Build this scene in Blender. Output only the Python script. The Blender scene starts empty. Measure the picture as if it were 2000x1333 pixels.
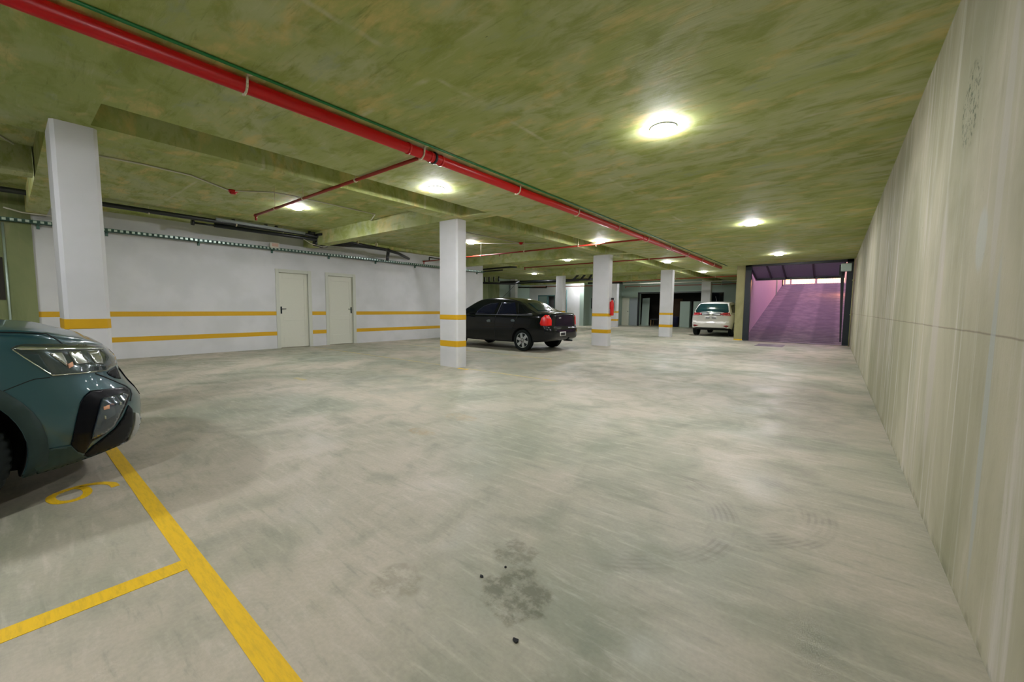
import bpy, bmesh, math, random
from mathutils import Vector, Matrix
from mathutils.bvhtree import BVHTree
from mathutils.geometry import delaunay_2d_cdt

S = bpy.context.scene
COL = S.collection
PI = math.pi
random.seed(7)

# ------------------------------------------------------------------ camera
CAM_H = 1.13
F_PX, YAW, PITCH, ROLL = 788.55, 0.672201775, 0.0811131818, 0.00867660294
cy_, sy_ = math.cos(YAW), math.sin(YAW)
f0, r0, u0 = Vector((-sy_, cy_, 0)), Vector((cy_, sy_, 0)), Vector((0, 0, 1))
FWD = f0 * math.cos(PITCH) - u0 * math.sin(PITCH)
U1 = u0 * math.cos(PITCH) + f0 * math.sin(PITCH)
RGT = r0 * math.cos(ROLL) + U1 * math.sin(ROLL)
UPV = U1 * math.cos(ROLL) - r0 * math.sin(ROLL)
cam = bpy.data.cameras.new('camera')
cam.sensor_fit = 'HORIZONTAL'
cam.sensor_width = 36
cam.lens = F_PX / 2000 * 36
cam.clip_start = 0.05
camo = bpy.data.objects.new('camera', cam)
COL.objects.link(camo)
M = Matrix.Identity(4)
for i in range(3):
    M[i][0], M[i][1], M[i][2] = RGT[i], UPV[i], -FWD[i]
M[2][3] = CAM_H
camo.matrix_world = M
S.camera = camo

# ------------------------------------------------------------------ view + world
S.view_settings.view_transform = 'Standard'
S.view_settings.look = 'None'
S.view_settings.exposure = 0.66
S.view_settings.gamma = 1.0
S.view_settings.use_curve_mapping = False
S.cycles.use_denoising = True
S.cycles.max_bounces = 10
S.cycles.diffuse_bounces = 6
S.cycles.sample_clamp_indirect = 6
LAMP_STRENGTH = 320.0


def lin(c):
    c = c / 255
    return c / 12.92 if c <= .04045 else ((c + .055) / 1.055) ** 2.4


def rgb(r, g, b):
    return (lin(r), lin(g), lin(b), 1)


W = bpy.data.worlds.new('evening_sky')
S.world = W
W.use_nodes = True
wn, wl = W.node_tree.nodes, W.node_tree.links
wn.clear()
out = wn.new('ShaderNodeOutputWorld')
bg = wn.new('ShaderNodeBackground')
tc = wn.new('ShaderNodeTexCoord')
sep = wn.new('ShaderNodeSeparateXYZ')
wl.new(tc.outputs['Generated'], sep.inputs[0])
rampw = wn.new('ShaderNodeValToRGB')            # dusk: orange horizon under a magenta sky
el = rampw.color_ramp.elements
el[0].position = 0.0; el[0].color = (6.0, 3.2, 1.5, 1)
el[1].position = 1.0; el[1].color = (.80, .52, .84, 1)
for p, c in ((.07, (5.0, 2.4, 1.1, 1)), (.16, (1.5, .85, 1.0, 1)), (.4, (1.0, .66, .98, 1))):
    e = rampw.color_ramp.elements.new(p); e.color = c
wl.new(sep.outputs['Z'], rampw.inputs[0])
wl.new(rampw.outputs[0], bg.inputs['Color'])
bg.inputs['Strength'].default_value = 1.0
wl.new(bg.outputs[0], out.inputs['Surface'])

# ------------------------------------------------------------------ materials
MATS = {}


def new_mat(name):
    m = bpy.data.materials.new(name)
    m.use_nodes = True
    MATS[name] = m
    return m, m.node_tree.nodes, m.node_tree.links, m.node_tree.nodes['Principled BSDF']


def flat(name, col, rough=.5, metal=0, coat=0, noise=.0, nscale=20, emit=0, trans=0, spec=.5, ecol=None):
    m, n, l, b = new_mat(name)
    b.inputs['Base Color'].default_value = col
    b.inputs['Roughness'].default_value = rough
    b.inputs['Metallic'].default_value = metal
    b.inputs['Coat Weight'].default_value = coat
    b.inputs['Specular IOR Level'].default_value = spec
    b.inputs['Transmission Weight'].default_value = trans
    if emit:
        b.inputs['Emission Color'].default_value = ecol or col
        b.inputs['Emission Strength'].default_value = emit
    if noise:
        t = n.new('ShaderNodeTexCoord'); z = n.new('ShaderNodeTexNoise')
        z.inputs['Scale'].default_value = nscale; z.inputs['Detail'].default_value = 6
        l.new(t.outputs['Object'], z.inputs['Vector'])
        x = n.new('ShaderNodeMix'); x.data_type = 'RGBA'
        x.inputs[6].default_value = tuple(c * (1 - noise) for c in col[:3]) + (1,)
        x.inputs[7].default_value = tuple(min(1, c * (1 + noise)) for c in col[:3]) + (1,)
        l.new(z.outputs['Fac'], x.inputs[0]); l.new(x.outputs[2], b.inputs['Base Color'])
    return m


class NT:
    """little node helper"""
    def __init__(s, m):
        s.n, s.l = m.node_tree.nodes, m.node_tree.links
        s.tc = s.n.new('ShaderNodeTexCoord')
        s.obj = s.tc.outputs['Object']

    def mapv(s, scale=(1, 1, 1), rot=(0, 0, 0), loc=(0, 0, 0), src=None):
        m = s.n.new('ShaderNodeMapping')
        m.inputs['Scale'].default_value = scale; m.inputs['Rotation'].default_value = rot
        m.inputs['Location'].default_value = loc
        s.l.new(src or s.obj, m.inputs['Vector'])
        return m.outputs[0]

    def noise(s, vec, scale, detail=6, rough=.55, dist=0):
        z = s.n.new('ShaderNodeTexNoise')
        z.inputs['Scale'].default_value = scale; z.inputs['Detail'].default_value = detail
        z.inputs['Roughness'].default_value = rough; z.inputs['Distortion'].default_value = dist
        s.l.new(vec, z.inputs['Vector'])
        return z.outputs['Fac']

    def ramp(s, v, a, b, ca=0.0, cb=1.0):
        r = s.n.new('ShaderNodeMapRange')
        r.inputs['From Min'].default_value = a; r.inputs['From Max'].default_value = b
        r.inputs['To Min'].default_value = ca; r.inputs['To Max'].default_value = cb
        r.interpolation_type = 'SMOOTHSTEP'
        s.l.new(v, r.inputs['Value'])
        return r.outputs[0]

    def math(s, op, a, b=None):
        m = s.n.new('ShaderNodeMath'); m.operation = op
        for i, v in enumerate((a, b)):
            if v is None: continue
            if isinstance(v, (int, float)): m.inputs[i].default_value = v
            else: s.l.new(v, m.inputs[i])
        return m.outputs[0]

    def mix(s, fac, a, b, mode='MIX'):
        x = s.n.new('ShaderNodeMix'); x.data_type = 'RGBA'; x.blend_type = mode
        for i, v in ((0, fac), (6, a), (7, b)):
            if isinstance(v, (int, float, tuple)): x.inputs[i].default_value = v
            else: s.l.new(v, x.inputs[i])
        return x.outputs[2]

    def sep(s):
        x = s.n.new('ShaderNodeSeparateXYZ'); s.l.new(s.obj, x.inputs[0]); return x.outputs

    def blob(s, c, r, wob=.35, wscale=3.0):
        """1 inside a wobbly ellipsoid around c with radii r, falling to 0 outside"""
        v = s.mapv(scale=tuple(1 / q for q in r), loc=tuple(-p / q for p, q in zip(c, r)))
        ln = s.n.new('ShaderNodeVectorMath'); ln.operation = 'LENGTH'
        s.l.new(v, ln.inputs[0])
        nz = s.noise(s.obj, wscale, 7, .68)
        d = s.math('ADD', ln.outputs['Value'], s.math('MULTIPLY', s.math('SUBTRACT', nz, .5), wob * 4))
        return s.ramp(d, .75, 1.15, 1, 0)

    def bump(s, h, bsdf, strength=.2, dist=.01):
        b = s.n.new('ShaderNodeBump'); b.inputs['Strength'].default_value = strength
        b.inputs['Distance'].default_value = dist
        s.l.new(h, b.inputs['Height']); s.l.new(b.outputs[0], bsdf.inputs['Normal'])


# floor: trowelled pale concrete with stains and tyre scuffs
def floor_mat():
    m, n, l, b = new_mat('floor_concrete')
    t = NT(m)
    big = t.noise(t.obj, .55, 5, .6, .4)
    mid = t.noise(t.mapv((1, 1, 1), (0, 0, .5)), 2.2, 7, .6, .6)
    streak = t.noise(t.mapv((1.2, 7, 1), (0, 0, .12)), 3.0, 8, .65, .3)
    fine = t.noise(t.obj, 60, 3)
    c = t.mix(t.ramp(big, .38, .62), rgb(146, 148, 128), rgb(180, 172, 154))
    c = t.mix(t.ramp(mid, .45, .75, 0, .55), c, rgb(122, 130, 114))
    c = t.mix(t.ramp(streak, .5, .72, 0, .35), c, rgb(205, 198, 182))
    c = t.mix(t.ramp(streak, .3, .46, .35, 0), c, rgb(116, 124, 108))
    # water marks and oil stains
    for cc, rr, col, k in (((-.93, 1.2, 0), (.13, .16, 1), rgb(92, 92, 70), .75),
                           ((-1.1, 1.42, 0), (.1, .1, 1), rgb(100, 100, 80), .6),
                           ((-1.35, .95, 0), (.12, .1, 1), rgb(120, 116, 90), .45),
                           ((-2.88, 2.3, 0), (.16, .08, 1), rgb(160, 138, 95), .6),
                           ((-2.97, 2.9, 0), (.2, .12, 1), rgb(165, 145, 105), .45),
                           ((-.45, .8, 0), (.2, .3, 1), rgb(125, 128, 108), .5),
                           ((-5.0, 3.6, 0), (1.1, .7, 1), rgb(120, 128, 114), .45),
                           ((-8.6, 5.0, 0), (1.6, 1.0, 1), rgb(118, 130, 116), .45),
                           ((-3.4, 6.6, 0), (.6, .9, 1), rgb(118, 122, 106), .45),
                           ((-.2, 5.5, 0), (.35, 2.2, 1), rgb(140, 134, 122), .4)):
        brk = t.ramp(t.noise(t.obj, 1.6 / max(rr[0], .12), 7, .72), .40, .58, .15, 1)
        c = t.mix(t.math('MULTIPLY', t.math('MULTIPLY', t.blob(cc, rr, .5, .9 / max(rr[0], .1)), k), brk), c, col)
    # curved tyre scuffs
    for cc, rad, wd in (((-.5, 2.65, 0), .5, .10), ((-1.0, 2.2, 0), .62, .09)):
        v = t.mapv(loc=tuple(-p for p in cc))
        sp = n.new('ShaderNodeSeparateXYZ'); l.new(v, sp.inputs[0])
        d = t.math('SQRT', t.math('ADD', t.math('POWER', sp.outputs[0], 2.0), t.math('POWER', sp.outputs[1], 2.0)))
        band = t.ramp(t.math('ABSOLUTE', t.math('SUBTRACT', d, rad)), wd * .6, wd, 1, 0)
        half = t.ramp(sp.outputs[0], rad * .1, rad * .6, 0, 1)
        tread = t.ramp(t.math('SINE', t.math('MULTIPLY', d, 210)), -.3, .6, .5, 1)
        k = t.math('MULTIPLY', t.math('MULTIPLY', band, half), t.math('MULTIPLY', tread, t.ramp(t.noise(t.obj, 4, 5), .4, .65, 0, .4)))
        c = t.mix(k, c, rgb(96, 96, 82))
    # dark specks
    sp = t.noise(t.obj, 9.0, 2, .5)
    c = t.mix(t.ramp(sp, .80, .83, 0, .7), c, rgb(70, 74, 60))
    c = t.mix(t.ramp(fine, .3, .7, 0, .12), c, rgb(90, 90, 80))
    l.new(c, b.inputs['Base Color'])
    l.new(t.ramp(mid, .3, .7, .42, .68), b.inputs['Roughness'])
    b.inputs['Specular IOR Level'].default_value = .4
    t.bump(t.math('ADD', t.math('MULTIPLY', streak, .7), t.math('MULTIPLY', fine, .3)), b, .25, .006)


def ceiling_mat():
    m, n, l, b = new_mat('ceiling_concrete')
    t = NT(m)
    grain = t.noise(t.mapv((1.2, 9, 4), (0, 0, .25)), 2.4, 9, .68, .4)
    big = t.noise(t.obj, .7, 4, .6, .8)
    mid = t.noise(t.mapv((1, 1.8, 1), (0, 0, .3)), 2.6, 6, .62, .5)
    pat = t.noise(t.mapv((1, 2.0, 1), (0, 0, .2), (4, 9, 0)), 1.9, 6, .62, .25)
    c = t.mix(t.ramp(big, .35, .65), rgb(166, 176, 104), rgb(184, 190, 144))
    c = t.mix(t.ramp(mid, .46, .66, 0, .75), c, rgb(142, 152, 72))
    c = t.mix(t.ramp(pat, .5, .74, 0, .8), c, rgb(218, 196, 130))
    c = t.mix(t.ramp(pat, .28, .4, .5, 0), c, rgb(160, 170, 146))
    c = t.mix(t.ramp(grain, .54, .75, 0, .38), c, rgb(204, 204, 164))
    c = t.mix(t.ramp(grain, .28, .46, .5, 0), c, rgb(112, 120, 58))
    x, y, z = t.sep()
    # shuttering joints with grout bleed
    wob = t.math('MULTIPLY', t.math('SUBTRACT', t.noise(t.obj, 5, 4), .5), .05)
    for ax, at in ((y, 2.02), (y, 4.44), (y, 6.9), (y, 9.3), (y, 11.8), (x, -2.35)):
        d = t.math('ABSOLUTE', t.math('SUBTRACT', t.math('ADD', ax, wob), at))
        k = t.math('MULTIPLY', t.ramp(d, .004, .035, 1, 0), t.ramp(t.noise(t.obj, 2.3, 3), .48, .66, 0, .5))
        c = t.mix(k, c, rgb(216, 214, 190))
    d = t.noise(t.mapv((3, 8, 1)), 3.1, 2)
    c = t.mix(t.ramp(d, .80, .82, 0, .8), c, rgb(36, 40, 20))
    l.new(c, b.inputs['Base Color'])
    b.inputs['Roughness'].default_value = .75
    b.inputs['Specular IOR Level'].default_value = .3
    t.bump(t.math('ADD', grain, t.math('MULTIPLY', pat, .5)), b, .3, .01)


def wall_conc_mat(name, base, dark, light, seam=None, marks=False):
    m, n, l, b = new_mat(name)
    t = NT(m)
    big = t.noise(t.mapv((1, 1, .5)), 1.1, 5, .6, .4)
    vert = t.noise(t.mapv((5, 5, .28)), 1.4, 7, .62, .5)
    vert2 = t.noise(t.mapv((9, 9, .5), loc=(3, 7, 1)), 2.2, 6, .6, .3)
    fine = t.noise(t.obj, 26, 5, .7)
    c = t.mix(t.ramp(big, .35, .65), base, dark)
    c = t.mix(t.ramp(vert, .5, .74, 0, .75), c, light)
    c = t.mix(t.ramp(vert2, .58, .78, 0, .5), c, dark)
    c = t.mix(t.ramp(fine, .55, .8, 0, .25), c, dark)
    x, y, z = t.sep()
    if seam:
        wob = t.math('MULTIPLY', t.math('SUBTRACT', t.noise(t.obj, 4, 3), .5), .012)
        d = t.math('ABSOLUTE', t.math('SUBTRACT', t.math('ADD', z, wob), seam))
        c = t.mix(t.math('MULTIPLY', t.ramp(d, .0, .006, 1, 0), .55), c, rgb(88, 78, 62))
    if marks:
        c = t.mix(t.math('MULTIPLY', t.blob((.44, 2.44, 1.42), (1, .075, .13), .04), .75), c, rgb(172, 176, 166))
        c = t.mix(t.math('MULTIPLY', t.blob((.44, 2.16, .75), (1, .035, .6), .12), .7), c, rgb(158, 164, 160))
        c = t.mix(t.math('MULTIPLY', t.blob((.44, 2.26, 1.75), (1, .05, .55), .12), .5), c, rgb(176, 174, 164))
        c = t.mix(t.math('MULTIPLY', t.blob((.44, 3.2, 1.0), (1, .09, .75), .1), .5), c, rgb(178, 172, 164))
        mo = t.math('MULTIPLY', t.blob((.44, 2.85, 2.1), (1, .16, .2), .3), t.ramp(t.noise(t.obj, 30, 5, .7), .5, .62))
        c = t.mix(t.math('MULTIPLY', mo, .8), c, rgb(62, 74, 50))
        pock = t.noise(t.mapv((1, 9, 4)), 3.7, 2)
        c = t.mix(t.ramp(pock, .77, .8, 0, .75), c, rgb(70, 72, 58))
        foot = t.math('MULTIPLY', t.ramp(z, .0, .07, 1, 0), t.ramp(t.noise(t.obj, 9, 4), .4, .6))
        c = t.mix(t.math('MULTIPLY', foot, .5), c, rgb(96, 98, 76))
    l.new(c, b.inputs['Base Color'])
    b.inputs['Roughness'].default_value = .8
    b.inputs['Specular IOR Level'].default_value = .25
    t.bump(t.math('ADD', vert, t.math('MULTIPLY', fine, .6)), b, .25, .008)


floor_mat()
ceiling_mat()
wall_conc_mat('wall_concrete', rgb(172, 167, 144), rgb(142, 141, 114), rgb(200, 196, 188), seam=1.05, marks=True)
wall_conc_mat('green_concrete', rgb(128, 136, 96), rgb(100, 112, 76), rgb(156, 154, 122))
wall_conc_mat('pillar_concrete', rgb(165, 160, 118), rgb(140, 138, 96), rgb(178, 172, 140))


def white_paint_mat():
    m, n, l, b = new_mat('white_paint')
    t = NT(m)
    a = t.noise(t.obj, 1.3, 4)
    c = t.mix(t.ramp(a, .35, .65), rgb(198, 200, 200), rgb(208, 209, 210))
    sm = t.noise(t.mapv((1, 1, 2)), 4, 6, .7)
    c = t.mix(t.ramp(sm, .68, .8, 0, .25), c, rgb(178, 176, 168))
    l.new(c, b.inputs['Base Color'])
    b.inputs['Roughness'].default_value = .6
    t.bump(t.noise(t.obj, 60, 3), b, .08, .004)


white_paint_mat()


def yellow_paint_mat():
    m, n, l, b = new_mat('yellow_floor_paint')
    t = NT(m)
    a = t.noise(t.mapv((2, 12, 1)), 5, 7, .7)
    c = t.mix(t.ramp(a, .4, .7), rgb(226, 184, 18), rgb(206, 168, 30))
    c = t.mix(t.ramp(t.noise(t.obj, 14, 5, .7), .62, .78, 0, .5), c, rgb(165, 148, 62))
    l.new(c, b.inputs['Base Color']); b.inputs['Roughness'].default_value = .55
    t.bump(a, b, .1, .003)
    m, n, l, b = new_mat('worn_yellow_paint')
    t = NT(m)
    a = t.noise(t.obj, 7, 7, .75)
    c = t.mix(t.ramp(a, .4, .6), rgb(186, 172, 112), rgb(164, 158, 132))
    l.new(c, b.inputs['Base Color']); b.inputs['Roughness'].default_value = .6


yellow_paint_mat()


def ramp_mat():
    m, n, l, b = new_mat('ribbed_ramp_concrete')
    t = NT(m)
    x, y, z = t.sep()
    rib = t.math('SINE', t.math('MULTIPLY', y, 2 * PI / .22))
    a = t.noise(t.obj, 3, 6, .65)
    c = t.mix(t.ramp(a, .35, .7), rgb(118, 106, 118), rgb(150, 136, 142))
    tr = t.ramp(t.math('ABSOLUTE', t.math('SUBTRACT', t.math('ABSOLUTE', t.math('ADD', x, 1.05)), .78)), .25, .4, 1, 0)
    c = t.mix(t.math('MULTIPLY', tr, .55), c, rgb(82, 74, 90))
    c = t.mix(t.ramp(rib, -1, -.2, .35, 0), c, rgb(70, 62, 70))
    l.new(c, b.inputs['Base Color']); b.inputs['Roughness'].default_value = .7
    t.bump(rib, b, .6, .02)


ramp_mat()
flat('yellow_wall_paint', rgb(206, 160, 4), .55, noise=.06)
flat('red_paint', rgb(190, 8, 14), .35, noise=.06)
flat('dull_red_paint', rgb(150, 42, 26), .45, noise=.1)
flat('green_paint', rgb(22, 110, 52), .4)
flat('white_plastic', rgb(205, 202, 190), .45)
flat('cream_bracket', rgb(214, 204, 176), .45)
flat('white_metal', rgb(200, 202, 196), .4)
flat('galvanised_steel', rgb(190, 208, 198), .4, metal=.6, noise=.1)
flat('tray_dark', rgb(78, 112, 102), .5, metal=.2)
flat('black_pipe_plastic', rgb(22, 26, 28), .35)
flat('grey_pipe_plastic', rgb(150, 158, 160), .4)
flat('black_metal', rgb(20, 24, 28), .4)
flat('dark_frame_metal', rgb(14, 26, 34), .35, noise=.1)
flat('gate_panel_metal', rgb(140, 130, 160), .45, noise=.1)
flat('door_cream', rgb(206, 207, 192), .5, noise=.03)
flat('door_frame_cream', rgb(196, 199, 186), .5)
flat('chrome', rgb(200, 204, 206), .2, metal=1)
flat('handle_grey', rgb(96, 108, 112), .3, metal=.3)
flat('dark_steel', rgb(40, 50, 50), .4, metal=.7)
flat('teal_frame', rgb(88, 128, 130), .45)
flat('teal_panel', rgb(140, 160, 154), .5)
flat('grey_green_paint', rgb(150, 168, 158), .6, noise=.04)
flat('dark_room', rgb(38, 34, 28), .8)
flat('brown_board', rgb(84, 62, 38), .7, noise=.2)
flat('dark_blue_plastic', rgb(22, 26, 60), .5)
flat('grey_box', rgb(150, 160, 165), .5)
flat('label_red', rgb(205, 170, 155), .5)
flat('gate_white', rgb(205, 196, 200), .5)
flat('ramp_render', rgb(222, 196, 214), .7, noise=.04, nscale=2)
flat('lamp_glow', (1, 1, 1, 1), .5, emit=LAMP_STRENGTH, ecol=(.98, .97, 1.03, 1))
flat('warm_glow', (1, .45, .15, 1), .5, emit=160, ecol=(1, .42, .14, 1))
flat('lamp_ring', rgb(230, 230, 230), .4)
flat('tire_rubber', rgb(24, 30, 30), .8, spec=.2, noise=.15, nscale=40)
flat('wheel_housing', rgb(8, 9, 10), .9)
flat('suv_paint', rgb(42, 80, 88), .3, metal=.3, coat=.7)
flat('suv_cladding', rgb(42, 58, 56), .6, spec=.25, noise=.12, nscale=30)
flat('suv_lower_cladding', rgb(40, 60, 56), .55, spec=.3, noise=.25, nscale=18)
flat('gloss_black', rgb(6, 9, 16), .3, spec=.12)
flat('mesh_black', rgb(10, 15, 22), .5, spec=.12)
flat('silver_plastic', rgb(170, 174, 174), .35, metal=.3)
flat('shut_line', rgb(6, 10, 12), .8)
flat('headlight_inner', rgb(56, 70, 72), .2, metal=.5, coat=1)
flat('headlight_silver', rgb(150, 156, 148), .2, metal=.7, coat=1)
flat('headlight_chrome', rgb(190, 198, 190), .15, metal=.9)
flat('amber_lens', rgb(200, 150, 120), .2, emit=.1)
flat('fog_lens', rgb(60, 74, 84), .12, metal=.4, coat=1)
flat('black_car_paint', rgb(5, 10, 14), .16, spec=.35, coat=.15)
flat('dark_glass', rgb(6, 10, 18), .06, spec=.4)
flat('blue_glass', rgb(9, 14, 38), .08, spec=.5)
flat('green_glass', rgb(16, 40, 42), .08, spec=.5)
flat('window_trim', rgb(70, 76, 84), .35)
flat('tail_red', rgb(205, 6, 6), .2, coat=.3, emit=.04)
flat('tail_pale', rgb(225, 120, 120), .2, coat=1)
flat('rim_silver', rgb(186, 192, 196), .3, metal=.6)
flat('white_car_paint', rgb(214, 212, 206), .22, coat=1)
flat('plate_white', rgb(200, 202, 200), .5)
flat('plate_black', rgb(14, 18, 22), .5)
flat('dark_red_lens', rgb(120, 10, 22), .2, coat=1)
flat('grate_metal', rgb(60, 62, 62), .5, metal=.5)
flat('extinguisher_red', rgb(205, 16, 18), .3, coat=.5)
flat('wood', rgb(120, 96, 58), .6, noise=.15)

# ------------------------------------------------------------------ mesh helpers


class MB:
    def __init__(s):
        s.bm = bmesh.new()

    def box(s, x0, x1, y0, y1, z0, z1):
        v = [s.bm.verts.new(p) for p in ((x0, y0, z0), (x1, y0, z0), (x1, y1, z0), (x0, y1, z0),
                                         (x0, y0, z1), (x1, y0, z1), (x1, y1, z1), (x0, y1, z1))]
        for f in ((3, 2, 1, 0), (4, 5, 6, 7), (0, 1, 5, 4), (1, 2, 6, 5), (2, 3, 7, 6), (3, 0, 4, 7)):
            s.bm.faces.new([v[i] for i in f])
        return s

    def bar(s, a, b, w, h, up=(0, 0, 1)):
        a, b = Vector(a), Vector(b)
        d = (b - a).normalized(); sd = d.cross(Vector(up)).normalized(); u = sd.cross(d)
        v = []
        for p in (a, b):
            for i, j in ((-1, -1), (1, -1), (1, 1), (-1, 1)):
                v.append(s.bm.verts.new(p + sd * (i * w / 2) + u * (j * h / 2)))
        for f in ((0, 1, 2, 3), (7, 6, 5, 4), (4, 5, 1, 0), (5, 6, 2, 1), (6, 7, 3, 2), (7, 4, 0, 3)):
            s.bm.faces.new([v[i] for i in f])
        return s

    def tube(s, pts, r, n=12, smooth=True):
        pts = [Vector(p) for p in pts]
        rings = []
        for i, p in enumerate(pts):
            if i == 0: d = pts[1] - p
            elif i == len(pts) - 1: d = p - pts[i - 1]
            else: d = (pts[i + 1] - p).normalized() + (p - pts[i - 1]).normalized()
            d.normalize()
            ref = Vector((0, 0, 1)) if abs(d.z) < .9 else Vector((0, 1, 0))
            a = d.cross(ref).normalized(); b = d.cross(a)
            rr = r[i] if isinstance(r, (list, tuple)) else r
            rings.append([s.bm.verts.new(p + (a * math.cos(t) + b * math.sin(t)) * rr)
                          for t in (2 * PI * k / n for k in range(n))])
        for A, B in zip(rings, rings[1:]):
            for k in range(n):
                f = s.bm.faces.new((A[k], A[(k + 1) % n], B[(k + 1) % n], B[k])); f.smooth = smooth
        s.bm.faces.new(rings[0][::-1]); s.bm.faces.new(rings[-1])
        return s

    def lathe(s, prof, n=32, axis='Z', at=(0, 0, 0), smooth=True):
        """prof: (radius, height) pairs"""
        at = Vector(at); rings = []
        for r, h in prof:
            ring = []
            for k in range(n):
                t = 2 * PI * k / n
                c, q = math.cos(t) * r, math.sin(t) * r
                p = {'Z': (c, q, h), 'Y': (c, h, q), 'X': (h, c, q)}[axis]
                ring.append(s.bm.verts.new(at + Vector(p)))
            rings.append(ring)
        for A, B in zip(rings, rings[1:]):
            for k in range(n):
                f = s.bm.faces.new((A[k], A[(k + 1) % n], B[(k + 1) % n], B[k])); f.smooth = smooth
        if prof[0][0] > 1e-6: s.bm.faces.new(rings[0][::-1])
        if prof[-1][0] > 1e-6: s.bm.faces.new(rings[-1])
        return s

    def prism(s, poly, z0, z1):
        lo = [s.bm.verts.new((x, y, z0)) for x, y in poly]
        hi = [s.bm.verts.new((x, y, z1)) for x, y in poly]
        n = len(poly)
        s.bm.faces.new(lo[::-1]); s.bm.faces.new(hi)
        for k in range(n): s.bm.faces.new((lo[k], lo[(k + 1) % n], hi[(k + 1) % n], hi[k]))
        return s

    def build(s, name, mat, parent=None, bevel=0, loc=None):
        bmesh.ops.remove_doubles(s.bm, verts=s.bm.verts, dist=1e-6)
        bmesh.ops.recalc_face_normals(s.bm, faces=s.bm.faces)
        me = bpy.data.meshes.new(name); s.bm.to_mesh(me); s.bm.free()
        o = bpy.data.objects.new(name, me); COL.objects.link(o)
        me.materials.append(MATS[mat] if isinstance(mat, str) else mat)
        if parent:
            o.parent = parent
        if loc: o.location = loc
        if bevel:
            md = o.modifiers.new('bevel', 'BEVEL'); md.width = bevel; md.segments = 2; md.limit_method = 'ANGLE'
        return o


def tag(o, label=None, cat=None, group=None, kind=None):
    if label: o['label'] = label
    if cat: o['category'] = cat
    if group: o['group'] = group
    if kind: o['kind'] = kind
    return o


def empty(name, loc=(0, 0, 0), rz=0, **k):
    o = bpy.data.objects.new(name, None); COL.objects.link(o)
    o.location = loc; o.rotation_euler = (0, 0, rz); o.empty_display_size = .2
    return tag(o, **k)


def struct(o):
    o['kind'] = 'structure'; return o


def copy_tree(o, parent=None):
    c = o.copy(); COL.objects.link(c)
    if parent: c.parent = parent
    for ch in [x for x in bpy.data.objects if x.parent == o and x is not c]:
        copy_tree(ch, c)
    return c


def ray(px, py):
    return (FWD * F_PX + RGT * (px - 1000) - UPV * (py - 666.5)).normalized()


EYE = Vector((0, 0, CAM_H))

# ------------------------------------------------------------------ the room shell
RX = .44            # right wall
LX = -11.6          # left wall
SLAB, REC, BEAM = 2.82, 3.09, 2.76   # lane slab soffit, recess soffit, beam soffit
YB = -4.6           # wall behind the photographer
YD = 17.3           # garage door line
YE = 27.0           # far wall

struct(MB().box(-18.2, RX + .3, YB - .3, YE + 3.3, -.3, 0).build('floor', 'floor_concrete'))
# ceiling: low slab over the lane, higher panels between the beams
ceil = struct(MB().box(-18.2, -4.76, YB - .3, YE + 3.3, REC, REC + .35).build('ceiling', 'ceiling_concrete'))
s_ = MB()
SX = -4.76          # edge of the lane slab


def slab_z(x):      # the lane slab falls slightly towards the columns
    return SLAB + (BEAM - SLAB) * (RX - x) / (RX - SX)


for x0, x1, y0, y1 in ((SX, RX + .3, YB - .3, YD + .12), (SX, -2.66, YD + .12, YE + 3.3)):
    v = [s_.bm.verts.new((x, y, z)) for x, z in ((x0, slab_z(x0)), (x1, slab_z(x1)), (x1, REC + .35), (x0, REC + .35)) for y in (y0, y1)]
    for f in ((0, 1, 3, 2), (2, 3, 5, 4), (4, 5, 7, 6), (6, 7, 1, 0), (0, 2, 4, 6), (1, 7, 5, 3)):
        s_.bm.faces.new([v[i] for i in f])
s_.box(-5.98, SX, YB - .3, .345, BEAM, REC)
s_.build('lane_slab', 'ceiling_concrete', ceil)
COLS = [(-5.99, -5.47, .34, .64), (-6.0, -5.5, 5.26, 5.52), (-5.9, -5.35, 11.37, 11.62), (-5.76, -5.28, 17.14, 17.46)]
for x0, x1, y0, y1 in COLS:
    if y0 < 1: y0, y1 = .345, .57
    MB().box(LX + .02, -4.75, y0, y1 + .02, BEAM, REC).build('cross_beam', 'ceiling_concrete', ceil)
ys = [.59, COLS[1][2], COLS[1][3] + .02, COLS[2][2], COLS[2][3] + .02, COLS[3][2], COLS[3][3] + .02, YE]
for a, b in zip(ys[::2], ys[1::2]):
    MB().box(-5.72, -5.4, a, b, BEAM, REC).build('long_beam', 'ceiling_concrete', ceil)
MB().box(-8.25, -7.95, YB, .33, BEAM, REC).build('long_beam', 'ceiling_concrete', ceil)
MB().box(LX, LX + .22, .66, 12.6, REC - .09, REC).build('wall_beam', 'ceiling_concrete', ceil)
for a, b in ((11.64, 17.14), (17.48, YE)):
    MB().box(-11.75, -11.45, a, b, REC - .1, REC).build('long_beam', 'ceiling_concrete', ceil)
MB().box(-17.6, -5.62, 22.9, 23.15, BEAM, REC).build('cross_beam', 'ceiling_concrete', ceil)

struct(MB().box(RX, RX + .3, YB - .3, YD + .12, 0, SLAB).build('wall_right', 'wall_concrete'))
struct(MB().box(LX - .5, RX + .3, YB - .3, YB, 0, REC).build('wall_back', 'wall_concrete'))
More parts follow.
